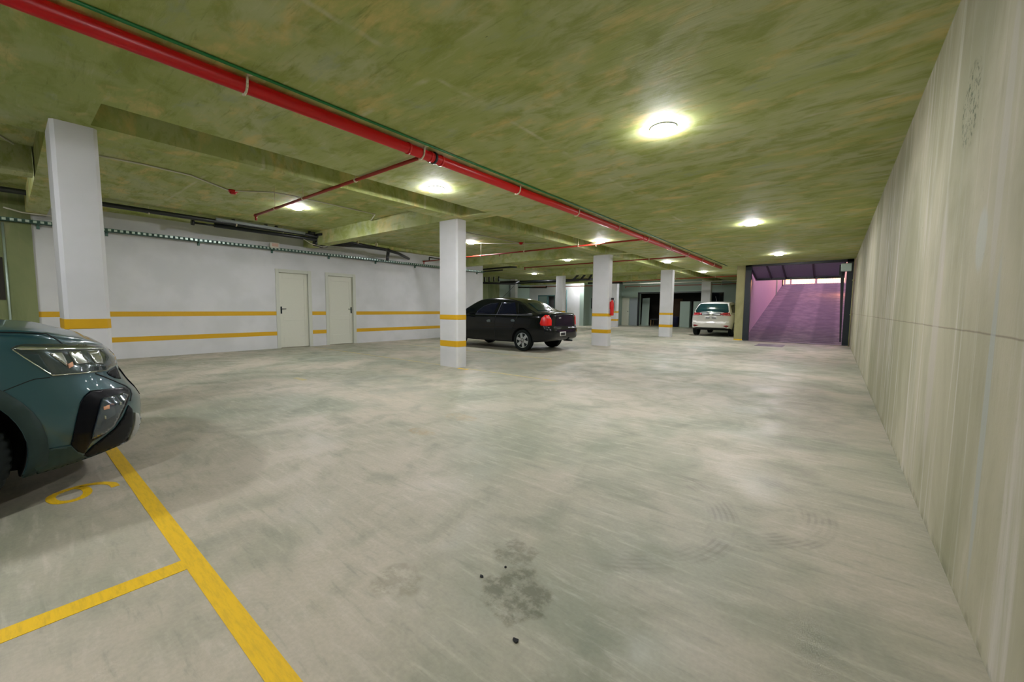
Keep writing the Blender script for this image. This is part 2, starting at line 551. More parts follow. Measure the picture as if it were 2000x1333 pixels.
# left wall: raw concrete stub, then white with two doors
struct(MB().box(LX - .3, LX + .05, YB, .40, 0, REC).build('wall_left', 'green_concrete'))
D1, D2 = (4.56, 5.40), (5.90, 6.75)
DH = 2.08
w_ = MB()
for a, b in ((.40, D1[0]), (D1[1], D2[0]), (D2[1], 12.58)):
    w_.box(LX - .3, LX, a, b, 0, DH)
w_.box(LX - .3, LX, .40, 12.58, DH, REC)
wl_ = struct(w_.build('wall_left', 'white_paint'))
for z0, z1 in ((.885, .99), (.352, .457)):
    for a, b in ((.40, D1[0] - .04), (D1[1] + .04, D2[0] - .04), (D2[1] + .04, 12.58)):
        MB().box(LX - .002, LX + .003, a, b, z0, z1).build('painted_stripe', 'yellow_wall_paint', wl_)


def interior_door(n, y0, y1, handle_y):
    d = struct(empty('door_%d' % n, (LX, (y0 + y1) / 2, 0)))
    f = MB()
    f.box(-.12, .015, y0 - .05, y0 + .04, 0, DH + .04).box(-.12, .015, y1 - .04, y1 + .05, 0, DH + .04).box(-.12, .014, y0 + .04, y1 - .04, DH - .05, DH + .04)
    fr = f.build('door_frame', 'door_frame_cream', d, .004); fr.location = (0, -(y0 + y1) / 2, 0)
    lf = MB().box(-.09, -.05, y0 + .045, y1 - .045, .012, DH - .055)
    # raised rails leave two sunk panels
    lf.box(-.052, -.042, y0 + .045, y0 + .14, .012, DH - .055).box(-.052, -.042, y1 - .14, y1 - .045, .012, DH - .055)
    for a, b in ((.012, .3), (.74, .86), (DH - .2, DH - .055)):
        lf.box(-.052, -.042, y0 + .14, y1 - .14, a, b)
    leaf = lf.build('door_leaf', 'door_cream', d, .003); leaf.location = (0, -(y0 + y1) / 2, 0)
    s = 1 if handle_y < (y0 + y1) / 2 else -1
    h = MB().box(-.042, -.036, handle_y - .02, handle_y + .02, .93, 1.12)
    h.tube([(-.04, handle_y, 1.06), (0, handle_y, 1.06), (0, handle_y + .11 * s, 1.06)], .009, 8)
    ho = h.build('door_handle', 'dark_steel', leaf); ho.location = (0, 0, 0)


interior_door(1, D1[0], D1[1], D1[0] + .09)
interior_door(2, D2[0], D2[1], D2[1] - .09)
struct(MB().box(LX - .6, LX - .3, .4, 12.58, 0, REC).build('wall_corridor', 'dark_room'))
# behind the end of the left wall
struct(MB().box(-17.8, LX - .3, 12.28, 12.58, 0, REC).build('wall_return', 'white_paint'))
w_ = MB().box(-17.8, -17.5, 12.5, 20.6, 0, REC)
struct(w_.build('wall_far_left', 'green_concrete'))
struct(MB().box(-17.8, -17.5, 20.6, 24.3, 0, REC).build('wall_far_left', 'grey_green_paint'))
W1 = (-16.75, -15.3)
w_ = MB().box(-17.5, W1[0], 24, 24.3, 0, REC).box(W1[1], -13.35, 24, 24.3, 0, REC)
w_.box(W1[0], W1[1], 24, 24.3, 2.08, REC)
struct(w_.build('wall_far', 'white_paint'))
struct(MB().box(-17.8, -13.0, 25.2, 25.5, 0, REC).build('wall_hall', 'white_paint'))
struct(MB().box(-17.8, -17.5, 24.3, 25.2, 0, REC).build('wall_hall_left', 'white_paint'))
# teal framed entrance
e = struct(empty('door_3', ((W1[0] + W1[1]) / 2, 24.05, 0)))
cx = (W1[0] + W1[1]) / 2
f = MB()
for a in (W1[0], -15.98, W1[1] - .07): f.box(a - cx, a - cx + .07, -.03, .05, 0, 2.08)
f.box(W1[0] - cx, W1[1] - cx, -.03, .05, 2.0, 2.08)
fr = f.build('door_frame', 'teal_frame', e)
MB().box(W1[0] - cx + .07, -15.98 - cx, 0, .03, .02, 2.0).build('door_leaf', 'teal_panel', e)
MB().box(-15.91 - cx, W1[1] - cx - .07, .0, .03, .02, .5).build('lower_panel', 'teal_panel', e)
# hall recess with dark door
struct(MB().box(-13.35, -13.05, 24.0, 25.6, 0, REC).build('wall_hall_side', 'grey_green_paint'))
struct(MB().box(-13.05, -11.7, 25.3, 25.6, 0, REC).build('wall_hall_end', 'grey_green_paint'))
e = struct(empty('door_4', (-12.35, 25.28, 0)))
MB().box(-.38, .38, -.03, .015, 0, 1.86).build('door_leaf', 'plate_black', e)
MB().box(-.46, -.38, -.05, .018, 0, 1.94).box(.38, .46, -.05, .018, 0, 1.94).box(-.46, .46, -.05, .018, 1.86, 1.94).build('door_frame', 'dark_frame_metal', e)
tag(MB().box(-13.04, -12.86, 25.05, 25.29, 1.15, 1.85).box(-13.0, -12.92, 25.1, 25.26, 1.85, 2.75).build('electrical_box', 'black_metal'),
    'dark electrical box and riser on the hall wall beside the dark door', 'electrical box')
struct(MB().box(-12.0, -11.7, 25.3, YE + 3.3, 0, REC).build('wall_store_side', 'grey_green_paint'))
# far wall with store opening and a dark window
OP = (-10.42, -6.3)
WN = (-5.97, -5.25)
w_ = MB().box(-11.7, OP[0], YE, YE + .25, 0, REC).box(OP[0], OP[1], YE, YE + .25, 2.2, REC)
w_.box(OP[1], WN[0], YE, YE + .25, 0, REC).box(WN[0], WN[1], YE, YE + .25, 2.2, REC).box(WN[0], WN[1], YE, YE + .25, 0, 1.55)
w_.box(WN[1], -2.6, YE, YE + .25, 0, REC)
struct(w_.build('wall_end', 'grey_green_paint'))
e = struct(empty('window_1', ((WN[0] + WN[1]) / 2, YE, 1.55)))
MB().box(-.36, .36, .08, .1, 0, .65).build('window_pane', 'dark_glass', e)
MB().box(-.36, -.32, .02, .12, 0, .65).box(.32, .36, .02, .12, 0, .65).box(-.36, .36, .02, .12, 0, .04).box(-.36, .36, .02, .12, .61, .65).build('window_frame', 'black_metal', e)
struct(MB().box(-11.7, -2.6, YE + 3.0, YE + 3.3, 0, REC).build('wall_store_back', 'dark_room'))
struct(MB().box(OP[1], OP[1] + .1, YE + .25, YE + 3.0, 0, REC).build('wall_store_right', 'dark_room'))
tm = MB().box(OP[0] - .12, OP[0], YE - .03, YE + .02, 0, 2.28).box(OP[0] - .12, OP[1], YE - .03, YE + .02, 2.2, 2.28)
struct(tm.build('trim_1', 'black_metal'))
e = struct(empty('door_5', (-10.72, YE - .01, 0)))
MB().box(-.36, .16, -.03, .0, .01, 1.92).build('door_leaf', 'grey_box', e)
e = struct(empty('door_6', (-11.4, YE - .01, 0)))
MB().box(-.25, .25, -.03, .0, .01, 1.92).build('door_leaf', 'door_cream', e)
MB().box(.17, .22, -.06, -.03, .95, 1.0).build('door_handle', 'dark_steel', e)
# concrete wall between ramp and last bay, left pillar of the garage door
struct(MB().box(-2.95, -2.66, YD - .05, YE + 3.3, 0, SLAB).build('wall_ramp_left', 'pillar_concrete'))
MB().box(-2.952, -2.655, YD - .056, YD - .05, 0, .045).build('painted_foot', 'yellow_floor_paint', bpy.data.objects['wall_ramp_left'])

# ------------------------------------------------------------------ ramp outside the garage door
RT = 30.5
RZ = 2.75
m_ = MB()
v = [m_.bm.verts.new(p) for p in ((-2.66, YD + .12, 0), (.5, YD + .12, 0), (.5, RT, RZ), (-2.66, RT, RZ), (-2.66, YD + .12, -.3), (.5, YD + .12, -.3), (.5, RT, RZ - .4), (-2.66, RT, RZ - .4))]
for f in ((0, 1, 2, 3), (7, 6, 5, 4), (0, 4, 5, 1), (1, 5, 6, 2), (2, 6, 7, 3), (3, 7, 4, 0)):
    m_.bm.faces.new([v[i] for i in f])
struct(m_.build('floor_ramp', 'ribbed_ramp_concrete'))
struct(MB().box(-8, 6, RT, RT + 12, RZ - .4, RZ).build('floor_street', 'ribbed_ramp_concrete'))
struct(MB().box(-2.86, -2.66, YD + .12, RT, SLAB, 5.2).build('wall_ramp_upper', 'gate_white'))
struct(MB().box(-2.665, -2.64, YD + .12, RT, 0, 5.2).build('wall_ramp_render', 'ramp_render'))
struct(MB().box(.46, .7, YD + .12, RT, -.1, 5.2).build('wall_ramp_right', 'gate_white'))
# street gate at the head of the ramp
g = empty('street_gate', (-1.1, RT + .4, RZ), label='barred street gate at the head of the ramp with sunset glow behind', cat='gate')
for x, w in ((-1.48, .06), (-1.16, .04), (.12, .06), (1.5, .06)):
    MB().box(x - w, x + w, -.04, .04, 0, 2.2).build('gate_post', 'gate_white', g)
bm_ = MB()
for k in range(36):
    x = -1.45 + k * .083
    bm_.box(x - .008, x + .008, -.01, .01, .04, 2.1)
bm_.box(-1.45, 1.5, -.015, .015, .0, .05).box(-1.45, 1.5, -.015, .015, 2.1, 2.16)
bm_.build('gate_bars', 'gate_white', g)

wlamp = empty('wall_lamp', (.46, 26.6, 2.62), label='warm lamp low on the right wall of the ramp', cat='wall lamp')
MB().box(-.03, .0, -.12, .12, -.06, .06).build('lamp_body', 'black_metal', wlamp)
MB().box(-.07, -.03, -.1, .1, -.045, .045).build('lamp_glass', 'warm_glow', wlamp)

# ------------------------------------------------------------------ tilting garage door
gd = empty('garage_door', (-1.12, YD, 0), label='tilted open dark metal garage door hanging over the foot of the ramp', cat='garage door')
MB().box(-1.54, -1.35, -.1, .08, 0, SLAB).build('left_post', 'dark_frame_metal', gd)
MB().box(1.36, 1.54, -.1, .08, 0, SLAB).build('right_post', 'dark_frame_metal', gd)
MB().box(-1.54, 1.54, -.1, .0, SLAB - .09, SLAB - .001).build('top_rail', 'black_metal', gd)
# leaf: hinged at the head, far edge lower, out over the ramp
p0, p1 = Vector((0, .03, 2.79)), Vector((0, 1.75, 2.40))
lf = MB().bar(p0 + Vector((-.06, 0, 0)), p1 + Vector((-.06, 0, 0)), 2.78, .03)
lf.build('door_panel', 'gate_panel_metal', gd)
fr = MB()
dn = Vector((0, -.05, -.03))
for x in (-1.43, -.9, -.43, .45, 1.31):
    q = Vector((x, 0, 0)); fr.bar(p0 + q + dn, p1 + q + dn, .045, .05)
fr.bar(p1 + dn + Vector((-1.45, 0, 0)), p1 + dn + Vector((1.33, 0, 0)), .09, .09)
fr.bar(p0 + dn + Vector((-1.33, 0, 0)), p0 + dn + Vector((1.33, 0, 0)), .05, .05)
fr.build('door_ribs', 'black_metal', gd)
MB().bar((-1.42, -.05, 2.76), (-1.42, 1.6, 2.36), .03, .05).build('brace_arm', 'dark_frame_metal', gd)
m = MB()
v = [m.bm.verts.new(p) for p in ((1.20, .02, 2.5), (1.30, .02, 2.5), (1.34, .02, .1), (1.30, .02, .1), (1.20, .07, 2.5), (1.30, .07, 2.5), (1.34, .07, .1), (1.30, .07, .1))]
for f in ((0, 1, 2, 3), (7, 6, 5, 4), (0, 4, 5, 1), (1, 5, 6, 2), (2, 6, 7, 3), (3, 7, 4, 0)): m.bm.faces.new([v[i] for i in f])
m.build('door_counter_arm', 'black_metal', gd)
mt = MB().box(1.2, 1.48, -.2, -.02, 2.42, 2.68).build('motor_housing', 'galvanised_steel', gd, .02)
MB().box(1.16, 1.24, -.12, -.02, 2.3, 2.64).build('motor_bracket', 'black_metal', gd)
MB().box(-1.54, 1.54, -.13, -.09, 0, .012).build('threshold_bar', 'galvanised_steel', gd)
tag(MB().box(-2.62, .4, 17.02, 17.16, .002, .012).build('drain_grate', 'grate_metal'), 'dark metal drain grate across the floor before the garage door', 'drain grate')
tag(MB().box(-1.95, -1.2, 14.9, 15.9, .001, .004).build('floor_patch', 'ribbed_ramp_concrete'), 'grey repair patch in the floor before the garage door', 'floor patch')
tag(MB().tube([(RX - .03, 16.9, 0), (RX - .03, 16.9, SLAB)], .014, 8).box(RX - .06, RX, 16.87, 16.93, 1.0, 1.03).box(RX - .06, RX, 16.87, 16.93, 2.1, 2.13).build('conduit', 'pillar_concrete'),
    'thin vertical conduit on the concrete wall beside the garage door', 'conduit')

# ------------------------------------------------------------------ columns
col_lab = ['white column with a yellow band nearest the dark grey car',
           'white column with two yellow bands before the black sedan',
           'white column with red fire extinguisher on its side',
           'white banded column between the extinguisher column and the white car']


def column(x0, x1, y0, y1, top, label, bands=((.905, .995), (.392, .503)), mat='white_paint', z0=0):
    cx, cy = (x0 + x1) / 2, (y0 + y1) / 2
    hx, hy = (x1 - x0) / 2, (y1 - y0) / 2
    e = empty('column', (cx, cy, 0), label=label, cat='column', group=None)

    def ring(o):
        c = .028; a, b = hx + o, hy + o
        return [(-a + c, -b), (a - c, -b), (a, -b + c), (a, b - c), (a - c, b), (-a + c, b), (-a, b - c), (-a, -b + c)]
    MB().prism(ring(0), z0, top).build('column_shaft', mat, e)
    for a, b in bands:
        MB().prism(ring(.003), a, b).build('yellow_band', 'yellow_wall_paint', e)
    return e


for (x0, x1, y0, y1), lb in zip(COLS, col_lab):
    column(x0, x1, y0, y1, BEAM, lb)
column(-12.2, -11.74, 19.2, 19.5, REC, 'white column rising behind the boot of the black sedan')
column(-11.1, -10.62, 23.8, 24.1, REC, 'white banded column just beyond the fire extinguisher')
column(-6.24, -5.72, 25.8, 26.1, REC, 'white column between the store opening and the dark window', bands=())
column(-17.4, -16.95, 21.6, 21.9, REC, 'plain white column close to the teal door beyond the sedan roof', bands=())

# ------------------------------------------------------------------ painted floor lines
def line(label, poly, mat='yellow_floor_paint', z=.0015):
    o = MB().prism(poly, 0.0002, z).build('parking_line', mat)
    return tag(o, label, 'floor marking')


line('wide bright yellow line running from under the dark grey car', [(-5.0, .425), (-.6, .425), (-.6, .497), (-5.0, .497)])
line('narrow yellow line joining the wide one near the photographer', [(-2.203, -4.0), (-2.11, -4.0), (-2.11, .425), (-2.203, .425)])
line('faded yellow line running from the foot of the column before the sedan', [(-5.33, 5.28), (-3.3, 5.28), (-3.3, 5.35), (-5.33, 5.35)], 'worn_yellow_paint')
MB().box(-5.45, -5.2, 5.2, 5.27, .0002, .0022).build('fresh_paint_patch', 'yellow_floor_paint', [o for o in bpy.data.objects if o.name == 'parking_line.002'][0])
line('faded bay line between the column row and the twin cream doors', [(-11.2, 5.28), (-5.9, 5.28), (-5.9, 5.35), (-11.2, 5.35)], 'worn_yellow_paint')
line('faded bay line beside the black sedan', [(-10.5, 7.55), (-4.9, 7.55), (-4.9, 7.62), (-10.5, 7.62)], 'worn_yellow_paint')
line('worn yellow dash on the bare floor left of the column row', [(-6.62, 2.78), (-6.3, 2.78), (-6.3, 2.86), (-6.62, 2.86)], 'worn_yellow_paint')
# bay number 6
six = MB()
path = [(-3.441, 0.37), (-3.52, 0.36), (-3.585, 0.31), (-3.61, 0.24), (-3.595, 0.17), (-3.555, 0.118), (-3.485, 0.105), (-3.405, 0.128), (-3.375, 0.18), (-3.40, 0.228), (-3.465, 0.252), (-3.55, 0.247), (-3.6, .22)]
pp = [Vector((x, y, 0)) for x, y in path]
fine = []
for i in range(len(pp) - 1):
    p0_, p1_, p2_, p3_ = pp[max(0, i - 1)], pp[i], pp[i + 1], pp[min(len(pp) - 1, i + 2)]
    for k in range(4):
        t = k / 4
        fine.append(.5 * ((2 * p1_) + (p2_ - p0_) * t + (2 * p0_ - 5 * p1_ + 4 * p2_ - p3_) * t * t + (3 * p1_ - p0_ - 3 * p2_ + p3_) * t ** 3))
fine.append(pp[-1])
vs = []
for i, p in enumerate(fine):
    a, b = fine[max(0, i - 1)], fine[min(len(fine) - 1, i + 1)]
    d = (b - a).normalized(); nrm = Vector((-d.y, d.x, 0)) * .02
    vs.append([six.bm.verts.new((q.x, q.y, z)) for q in (p + nrm, p - nrm) for z in (.0004, .0018)])
for A, B in zip(vs, vs[1:]):
    six.bm.faces.new((A[1], A[3], B[3], B[1])); six.bm.faces.new((A[0], B[0], B[2], A[2]))
    six.bm.faces.new((A[0], A[1], B[1], B[0])); six.bm.faces.new((A[2], B[2], B[3], A[3]))
tag(six.build('bay_number', 'yellow_floor_paint'), 'yellow figure 6 painted on the floor under the dark grey car', 'floor marking')

def chip(label, x, y, r):
    rnd = random.Random(int(x * 1000))
    poly = [(x + r * (.6 + .6 * rnd.random()) * math.cos(a), y + r * (.5 + .5 * rnd.random()) * math.sin(a)) for a in (2 * PI * k / 7 for k in range(7))]
    tag(MB().prism(poly, .0003, .005).build('debris', 'shut_line'), label, 'debris')


chip('black chip of debris on the floor nearest the photographer', -.785, 1.02, .012)
chip('dark chip of debris beside the oily stain', -1.10, 1.19, .009)
chip('small dark crumb above the oily stain', -1.06, 1.30, .007)

# ------------------------------------------------------------------ ceiling lamps
lamp0 = empty('ceiling_lamp', (0, 0, 0))
MB().lathe([(0, 0), (.122, 0), (.116, -.010), (.108, -.010), (.108, -.006)], 36).build('lamp_ring', 'lamp_ring', lamp0)
MB().lathe([(.107, -.008), (.107, -.015), (.104, -.026), (.095, -.035), (.05, -.040), (0, -.041)], 36).build('lamp_diffuser', 'lamp_glow', lamp0)
LAMPS = [(-1.33, 3.88, SLAB, 'round ceiling lamp over the lane, the largest and nearest'),
         (-1.35, 9.05, SLAB, 'round ceiling lamp midway along the lane by the concrete wall'),
         (-1.38, 14.35, SLAB, 'round ceiling lamp right before the garage door'),
         (-1.33, -1.4, SLAB, 'round ceiling lamp above and behind the photographer'),
         (-4.38, 3.80, SLAB, 'round ceiling lamp between the red main pipe and the second column'),
         (-4.49, 9.03, SLAB, 'round ceiling lamp beside the red pipe branch before the extinguisher column'),
         (-4.55, 14.2, SLAB, 'round ceiling lamp above the column nearest the white car'),
         (-4.48, 18.74, SLAB, 'round ceiling lamp over the back of the white car'),
         (-4.38, -1.4, SLAB, 'round ceiling lamp over the dark grey car'),
         (-8.45, 3.74, REC, 'round ceiling lamp above the black pipes by the left wall'),
         (-8.65, 8.85, REC, 'round ceiling lamp just right of the second column over the sedan'),
         (-8.5, 14.2, REC, 'round ceiling lamp over the bay beyond the sedan'),
         (-8.5, 18.8, REC, 'round ceiling lamp hidden behind the extinguisher column'),
         (-8.8, 23.5, REC, 'round ceiling lamp before the store opening'),
         (-8.45, -1.4, REC, 'round ceiling lamp in the bay beyond the dark grey car'),
         (-13.4, 18.8, REC, 'round ceiling lamp among pipes above the sedan roof'),
         (-13.2, 23.3, REC, 'round ceiling lamp near the hall recess and dark door')]
for i, (x, y, z, lb) in enumerate(LAMPS):
    o = lamp0 if i == 0 else copy_tree(lamp0)
    o.location = (x, y, slab_z(x) if z == SLAB else z); tag(o, lb, 'ceiling lamp', 'round ceiling lamps')

# ------------------------------------------------------------------ red fire pipes
PX, PZ = -3.44, 2.72
main = empty('fire_main_pipe', (PX, 0, PZ), label='thick red fire main pipe running the length of the ceiling', cat='pipe')
MB().tube([(0, YB, 0), (0, 16.9, 0)], .05, 20).build('pipe', 'red_paint', main)
for y in (2.62, 2.9, 3.05, 8.9, 9.15):
    MB().tube([(0, y - .012, 0), (0, y + .012, 0)], .056, 20).build('coupling', 'red_paint', main)
MB().tube([(0, 2.94, 0), (0, 2.965, 0)], .062, 20).build('clamp', 'black_metal', main)
for y in (-2.0, -.4, 1.18, 2.78, 4.40, 6.0, 7.6, 9.2, 10.8, 12.4, 14.0, 15.6):
    pts = [(.10, y + .02, slab_z(PX) - PZ - .001), (.075, y, slab_z(PX) - PZ - .005), (.062, y, .05), (.06, y, 0)]
    pts += [(.06 * math.cos(a), y, .06 * math.sin(a)) for a in (-.5, -1.0, -1.57, -2.1)]
    b = MB()
    for p, q in zip(pts, pts[1:]): b.bar(p, q, .03, .006, (0, 1, 0)) if False else b.tube([p, q], .0085, 8)
    b.build('bracket', 'cream_bracket', main)
gp = MB().tube([(-3.32, YB, slab_z(-3.32) - .012), (-3.30, 5, slab_z(-3.3) - .012), (-3.22, 16.9, slab_z(-3.22) - .012)], .011, 8).build('thin_pipe', 'green_paint')
tag(gp, 'thin green pipe on the ceiling alongside the red fire main', 'pipe')


def branch(label, y, x1, z, r=.02, hooks=(), heads=(), mat='dull_red_paint', dy=0):
    e = empty('branch_pipe', (PX, y, z), label=label, cat='pipe')
    MB().tube([(-.03, 0, 0), (x1 - PX, dy, 0)], r, 12).build('pipe', mat, e)
    MB().tube([(x1 - PX, dy, -.0), (x1 - PX - .05, dy, 0)], r * 1.35, 12).tube([(x1 - PX - .02, dy, 0), (x1 - PX - .02, dy, -.09)], r * .9, 10).build('end_fitting', mat, e)
    for x in hooks:
        t = (x - PX) / (x1 - PX) * dy
        top = (slab_z(x) if x > SX else (REC if not -5.62 < x < -5.3 else BEAM)) - z
        b = MB().tube([(x - PX, t, r + .003), (x - PX, t, top)], .004, 6)
        b.lathe([(r + .003, -.012), (r + .008, -.012), (r + .008, .012), (r + .003, .012)], 14, 'X', (x - PX, t, 0))
        b.build('hanger', 'cream_bracket', e)
    for x in heads:
        t = (x - PX) / (x1 - PX) * dy
        MB().tube([(x - PX, t, -r), (x - PX, t, -.07)], [.008, .014], 8).build('sprinkler_head', mat, e)


branch('thin red branch pipe reaching from the main over the first bay', 2.88, -8.1, 2.735, hooks=(-4.85, -6.3, -7.3))
branch('thin red branch pipe crossing just before the extinguisher column', 9.0, -11.0, 2.69, hooks=(-5.08, -6.76, -8.38, -9.9), heads=(-7.65, -4.6))
branch('thin red branch pipe between the extinguisher column and the next', 12.6, -9.4, 2.69, hooks=(-4.6, -6.2))
branch('thin red branch pipe across the ceiling above the white car', 20.9, -11.3, 2.69, hooks=(-4.5, -6.4, -8.9), dy=1.2)
branch('red pipe running just below the ceiling before the far wall', 25.9, -11.0, 2.62, hooks=(-5.2, -8.0, -10), dy=.1)

# ------------------------------------------------------------------ conduits and smoke detectors
def conduit(label, pts, r=.012, mat='white_plastic'):
    return tag(MB().tube(pts, r, 8).build('conduit', mat), label, 'conduit')


ZC = REC - .014
conduit('white conduit bent across the ceiling of the first bay by the smoke detector',
        [(-7.75, .66, ZC), (-7.66, .9, ZC), (-7.62, 1.32, ZC), (-7.68, 1.87, ZC), (-8.14, 2.5, ZC), (-7.64, 3.0, ZC), (-7.6, 3.3, ZC), (-7.68, 4.99, ZC), (-8.25, 5.25, ZC - .01)])
conduit('white conduit on the ceiling left of the nearest column', [(-7.7, -.6, ZC), (-7.7, .09, ZC), (-8.3, .32, ZC)])
conduit('short pale conduit above the green concrete wall', [(-10.97, .10, BEAM - .02), (-11.3, .3, BEAM - .02), (-11.3, .66, BEAM - .02)])
conduit('pale conduit crossing the ceiling by the second smoke detector', [(-8.65, 8.9, ZC), (-7.9, 9.6, ZC), (-7.4, 9.9, ZC), (-6.4, 10.4, ZC)])
conduit('pale conduit leading past the second column to the detector', [(-7.6, 7.1, ZC), (-7.5, 9.7, ZC)])


def detector(label, x, y):
    e = empty('smoke_detector', (x, y, REC), label=label, cat='smoke detector')
    MB().lathe([(0, 0), (.075, 0), (.075, -.02), (.06, -.03)], 24).build('base', 'red_paint', e)
    MB().lathe([(.052, -.028), (.048, -.05), (.03, -.062), (0, -.064)], 24).build('sensor_dome', 'red_paint', e)


detector('round red smoke detector on the ceiling over the first bay', -8.14, 2.55)
detector('red smoke detector at the conduit joint beyond the second column', -7.45, 9.75)

conduit('long pale conduit under the ceiling before the store opening', [(-10.6, 24.6, 2.72), (-3.0, 24.3, 2.70)], .03, 'white_plastic')

# ------------------------------------------------------------------ cable tray along the left wall
tr = empty('cable_tray', (LX, 0, 2.62), label='perforated steel cable tray running along the white left wall', cat='cable tray')
t_ = MB()
t_.box(.06, .16, YB + .2, 12.5, -.035, -.03).box(.06, .065, YB + .2, 12.5, -.035, .03).box(.155, .16, YB + .2, 12.5, .018, .03).box(.155, .16, YB + .2, 12.5, -.035, -.02)
t_.build('tray_channel', 'tray_dark', tr)
r_ = MB()
for k in range(150):
    y = -.9 + k * .088
    r_.box(.154, .161, y, y + .045, -.022, .02)
o = r_.build('tray_slots', 'galvanised_steel', tr); tag(o, kind='stuff')
for y in (.48, 1.38, 2.89, 4.45, 5.97, 7.5, 9.06, 10.6, 12.2):
    MB().box(-.0, .15, y - .02, y + .02, -.05, -.035).box(.0, .04, y - .02, y + .02, -.11, -.05).build('tray_bracket', 'tray_dark', tr)
jb = empty('junction_box', (LX + .13, 4.46, 2.65), label='small white junction box with reddish label on the cable tray', cat='junction box')
MB().box(.031, .06, -.11, .11, -.02, .12).build('box', 'white_plastic', jb, .004)
MB().box(.06, .062, -.07, .08, .02, .1).build('box_label', 'label_red', jb)
cv = MB().tube([(LX + .068, .07, 2.56), (LX + .068, .06, .0)], .016, 8)
tag(cv.build('conduit', 'galvanised_steel'), 'vertical steel conduit down the green concrete wall', 'conduit')
tag(MB().box(LX + .05, LX + .065, -.4, .035, 1.2, 1.95).build('wall_panel', 'dark_room'), 'dark flat panel on the green concrete wall', 'panel')

# ------------------------------------------------------------------ black drain pipes by the left wall
dp = empty('drain_pipe', (-10.75, 0, 3.0), label='long black drain pipe hung along the left wall with grey upper run', cat='pipe')
b = MB()
b.tube([(.05, YB + .2, 0.0), (.03, 1.2, -.01), (.0, 3.1, -.02), (.02, 4.6, -.02)], .045, 14)
b.tube([(-.06, 3.0, -.10), (-.06, 7.3, -.12), (-.2, 7.9, -.16), (-1.0, 9.0, -.2)], .045, 14)
b.tube([(.02, 4.6, -.02), (-.02, 6.0, -.06), (-.06, 7.4, -.12)], .04, 12)
b.build('pipe', 'black_pipe_plastic', dp)
MB().tube([(.06, 3.0, .02), (.06, 4.9, -.01)], .035, 12).build('upper_run', 'grey_pipe_plastic', dp)
FIT = [[((0, y, -.05), (0, y, .07))] for y in (3.35, 4.02, 4.25, 5.05, 5.3, 5.7)]
FR = [.04] * 6
FIT += [[((-.35, y, .02), (.25, y, 0))] for y in (5.05, 5.25, 5.45)]; FR += [.03] * 3
for q, rr in zip(FIT, FR):
    m = MB()
    for a, b in q: m.tube([a, b], rr, 10)
    m.build('pipe_fitting', 'black_pipe_plastic', dp)
MB().tube([(-.1, 2.6, -.1), (-.1, 2.65, -.1)], .06, 12).tube([(-.1, 2.62, -.1), (-.12, 3.3, -.1)], .022, 8).build('inlet', 'black_pipe_plastic', dp)
MB().tube([(-.1, 5.2, -.2), (-.1, 5.55, -.2)], .08, 12).tube([(-.1, 5.4, -.3), (-.1, 5.4, -.1)], .05, 12).tube([(-.1, 5.5, -.2), (-.1, 6.8, -.12)], .03, 10).build('trap', 'black_pipe_plastic', dp)
MB().tube([(-.12, 7.5, -.1), (-.55, 7.75, -.36)], .05, 12).build('drop_pipe', 'black_pipe_plastic', dp)
for y in (1.9, 3.4, 4.4, 6.4, 7.0):
    h = MB().tube([(0, y, .04), (0, y, .09)], .005, 6).lathe([(.047, -.012), (.055, -.012), (.055, .012), (.047, .012)], 16, 'Y', (0, y, -.02))
    h.build('hanger', 'cream_bracket', dp)
w_ = tag(MB().tube([(LX + .5, 9.3, 2.86), (LX + .5, 9.95, 2.86), (LX + .5, 9.95, 3.05)], .02, 8).tube([(LX + .5, 9.3, 2.86), (LX + .5, 9.3, 2.76)], .02, 8).build('pipe_stub', 'black_pipe_plastic'),
         'short bent black pipe stub near the second column by the left wall', 'pipe')
conduit('pale cable looping below the black drain pipe', [(-10.78, 4.9, 2.86), (-10.78, 5.1, 2.76), (-10.78, 5.4, 2.72), (-10.78, 5.6, 2.78)], .007)

# pipe clutter in the far corner beyond the left wall
fp = empty('overhead_pipe_bundle', (-13, 16, 2.86), label='bundle of black drain pipes under the ceiling beyond the left wall', cat='pipe')
b = MB()
b.tube([(-2.4, -1.6, -.02), (1.2, -1.9, -.02)], .03, 8)
b.tube([(-3.0, -2.5, -.05), (2.2, -2.6, .0), (2.4, -2.4, .0)], .035, 8)
b.tube([(-4.2, -1.0, -.3), (-1.2, 2.0, -.36), (-1.1, 2.3, -.2)], .06, 10)
b.tube([(-3.4, 3.4, -.12), (3.2, 4.2, -.12)], .06, 10).tube([(-3.2, 3.9, -.2), (1.8, 4.0, -.18)], .035, 8)
b.tube([(-2.6, 4.2, -.42), (-.9, 4.8, -.46), (-.9, 4.8, -.35)], .045, 8)
for k in range(5): b.tube([(-2.9 + k * .35, 1.0, 0), (-2.9 + k * .35, 1.0, -.28)], .04, 8)
for k in range(4): b.tube([(1.75 + k * .42, 4.0, .14), (1.4 + k * .5, 4.0, -.12)], .06, 8)
b.tube([(1.4, 5.8, -.2), (3.4, 6.2, -.22)], .05, 8)
b.build('pipe', 'black_pipe_plastic', fp)
for k in range(4): MB().tube([(-2.75 + k * .35, .9, 0), (-2.75 + k * .35, .9, -.22)], .012, 6).build('white_drop', 'white_plastic', fp)
MB().tube([(-3.0, 6.2, -.3), (1.6, 6.4, -.33)], .025, 8).build('red_run', 'dull_red_paint', fp)
tag(MB().tube([(-14.3, 23.9, 0), (-14.3, 23.9, 2.4)], .03, 8).build('downpipe', 'teal_frame'), 'thin grey downpipe before the teal framed door', 'pipe')

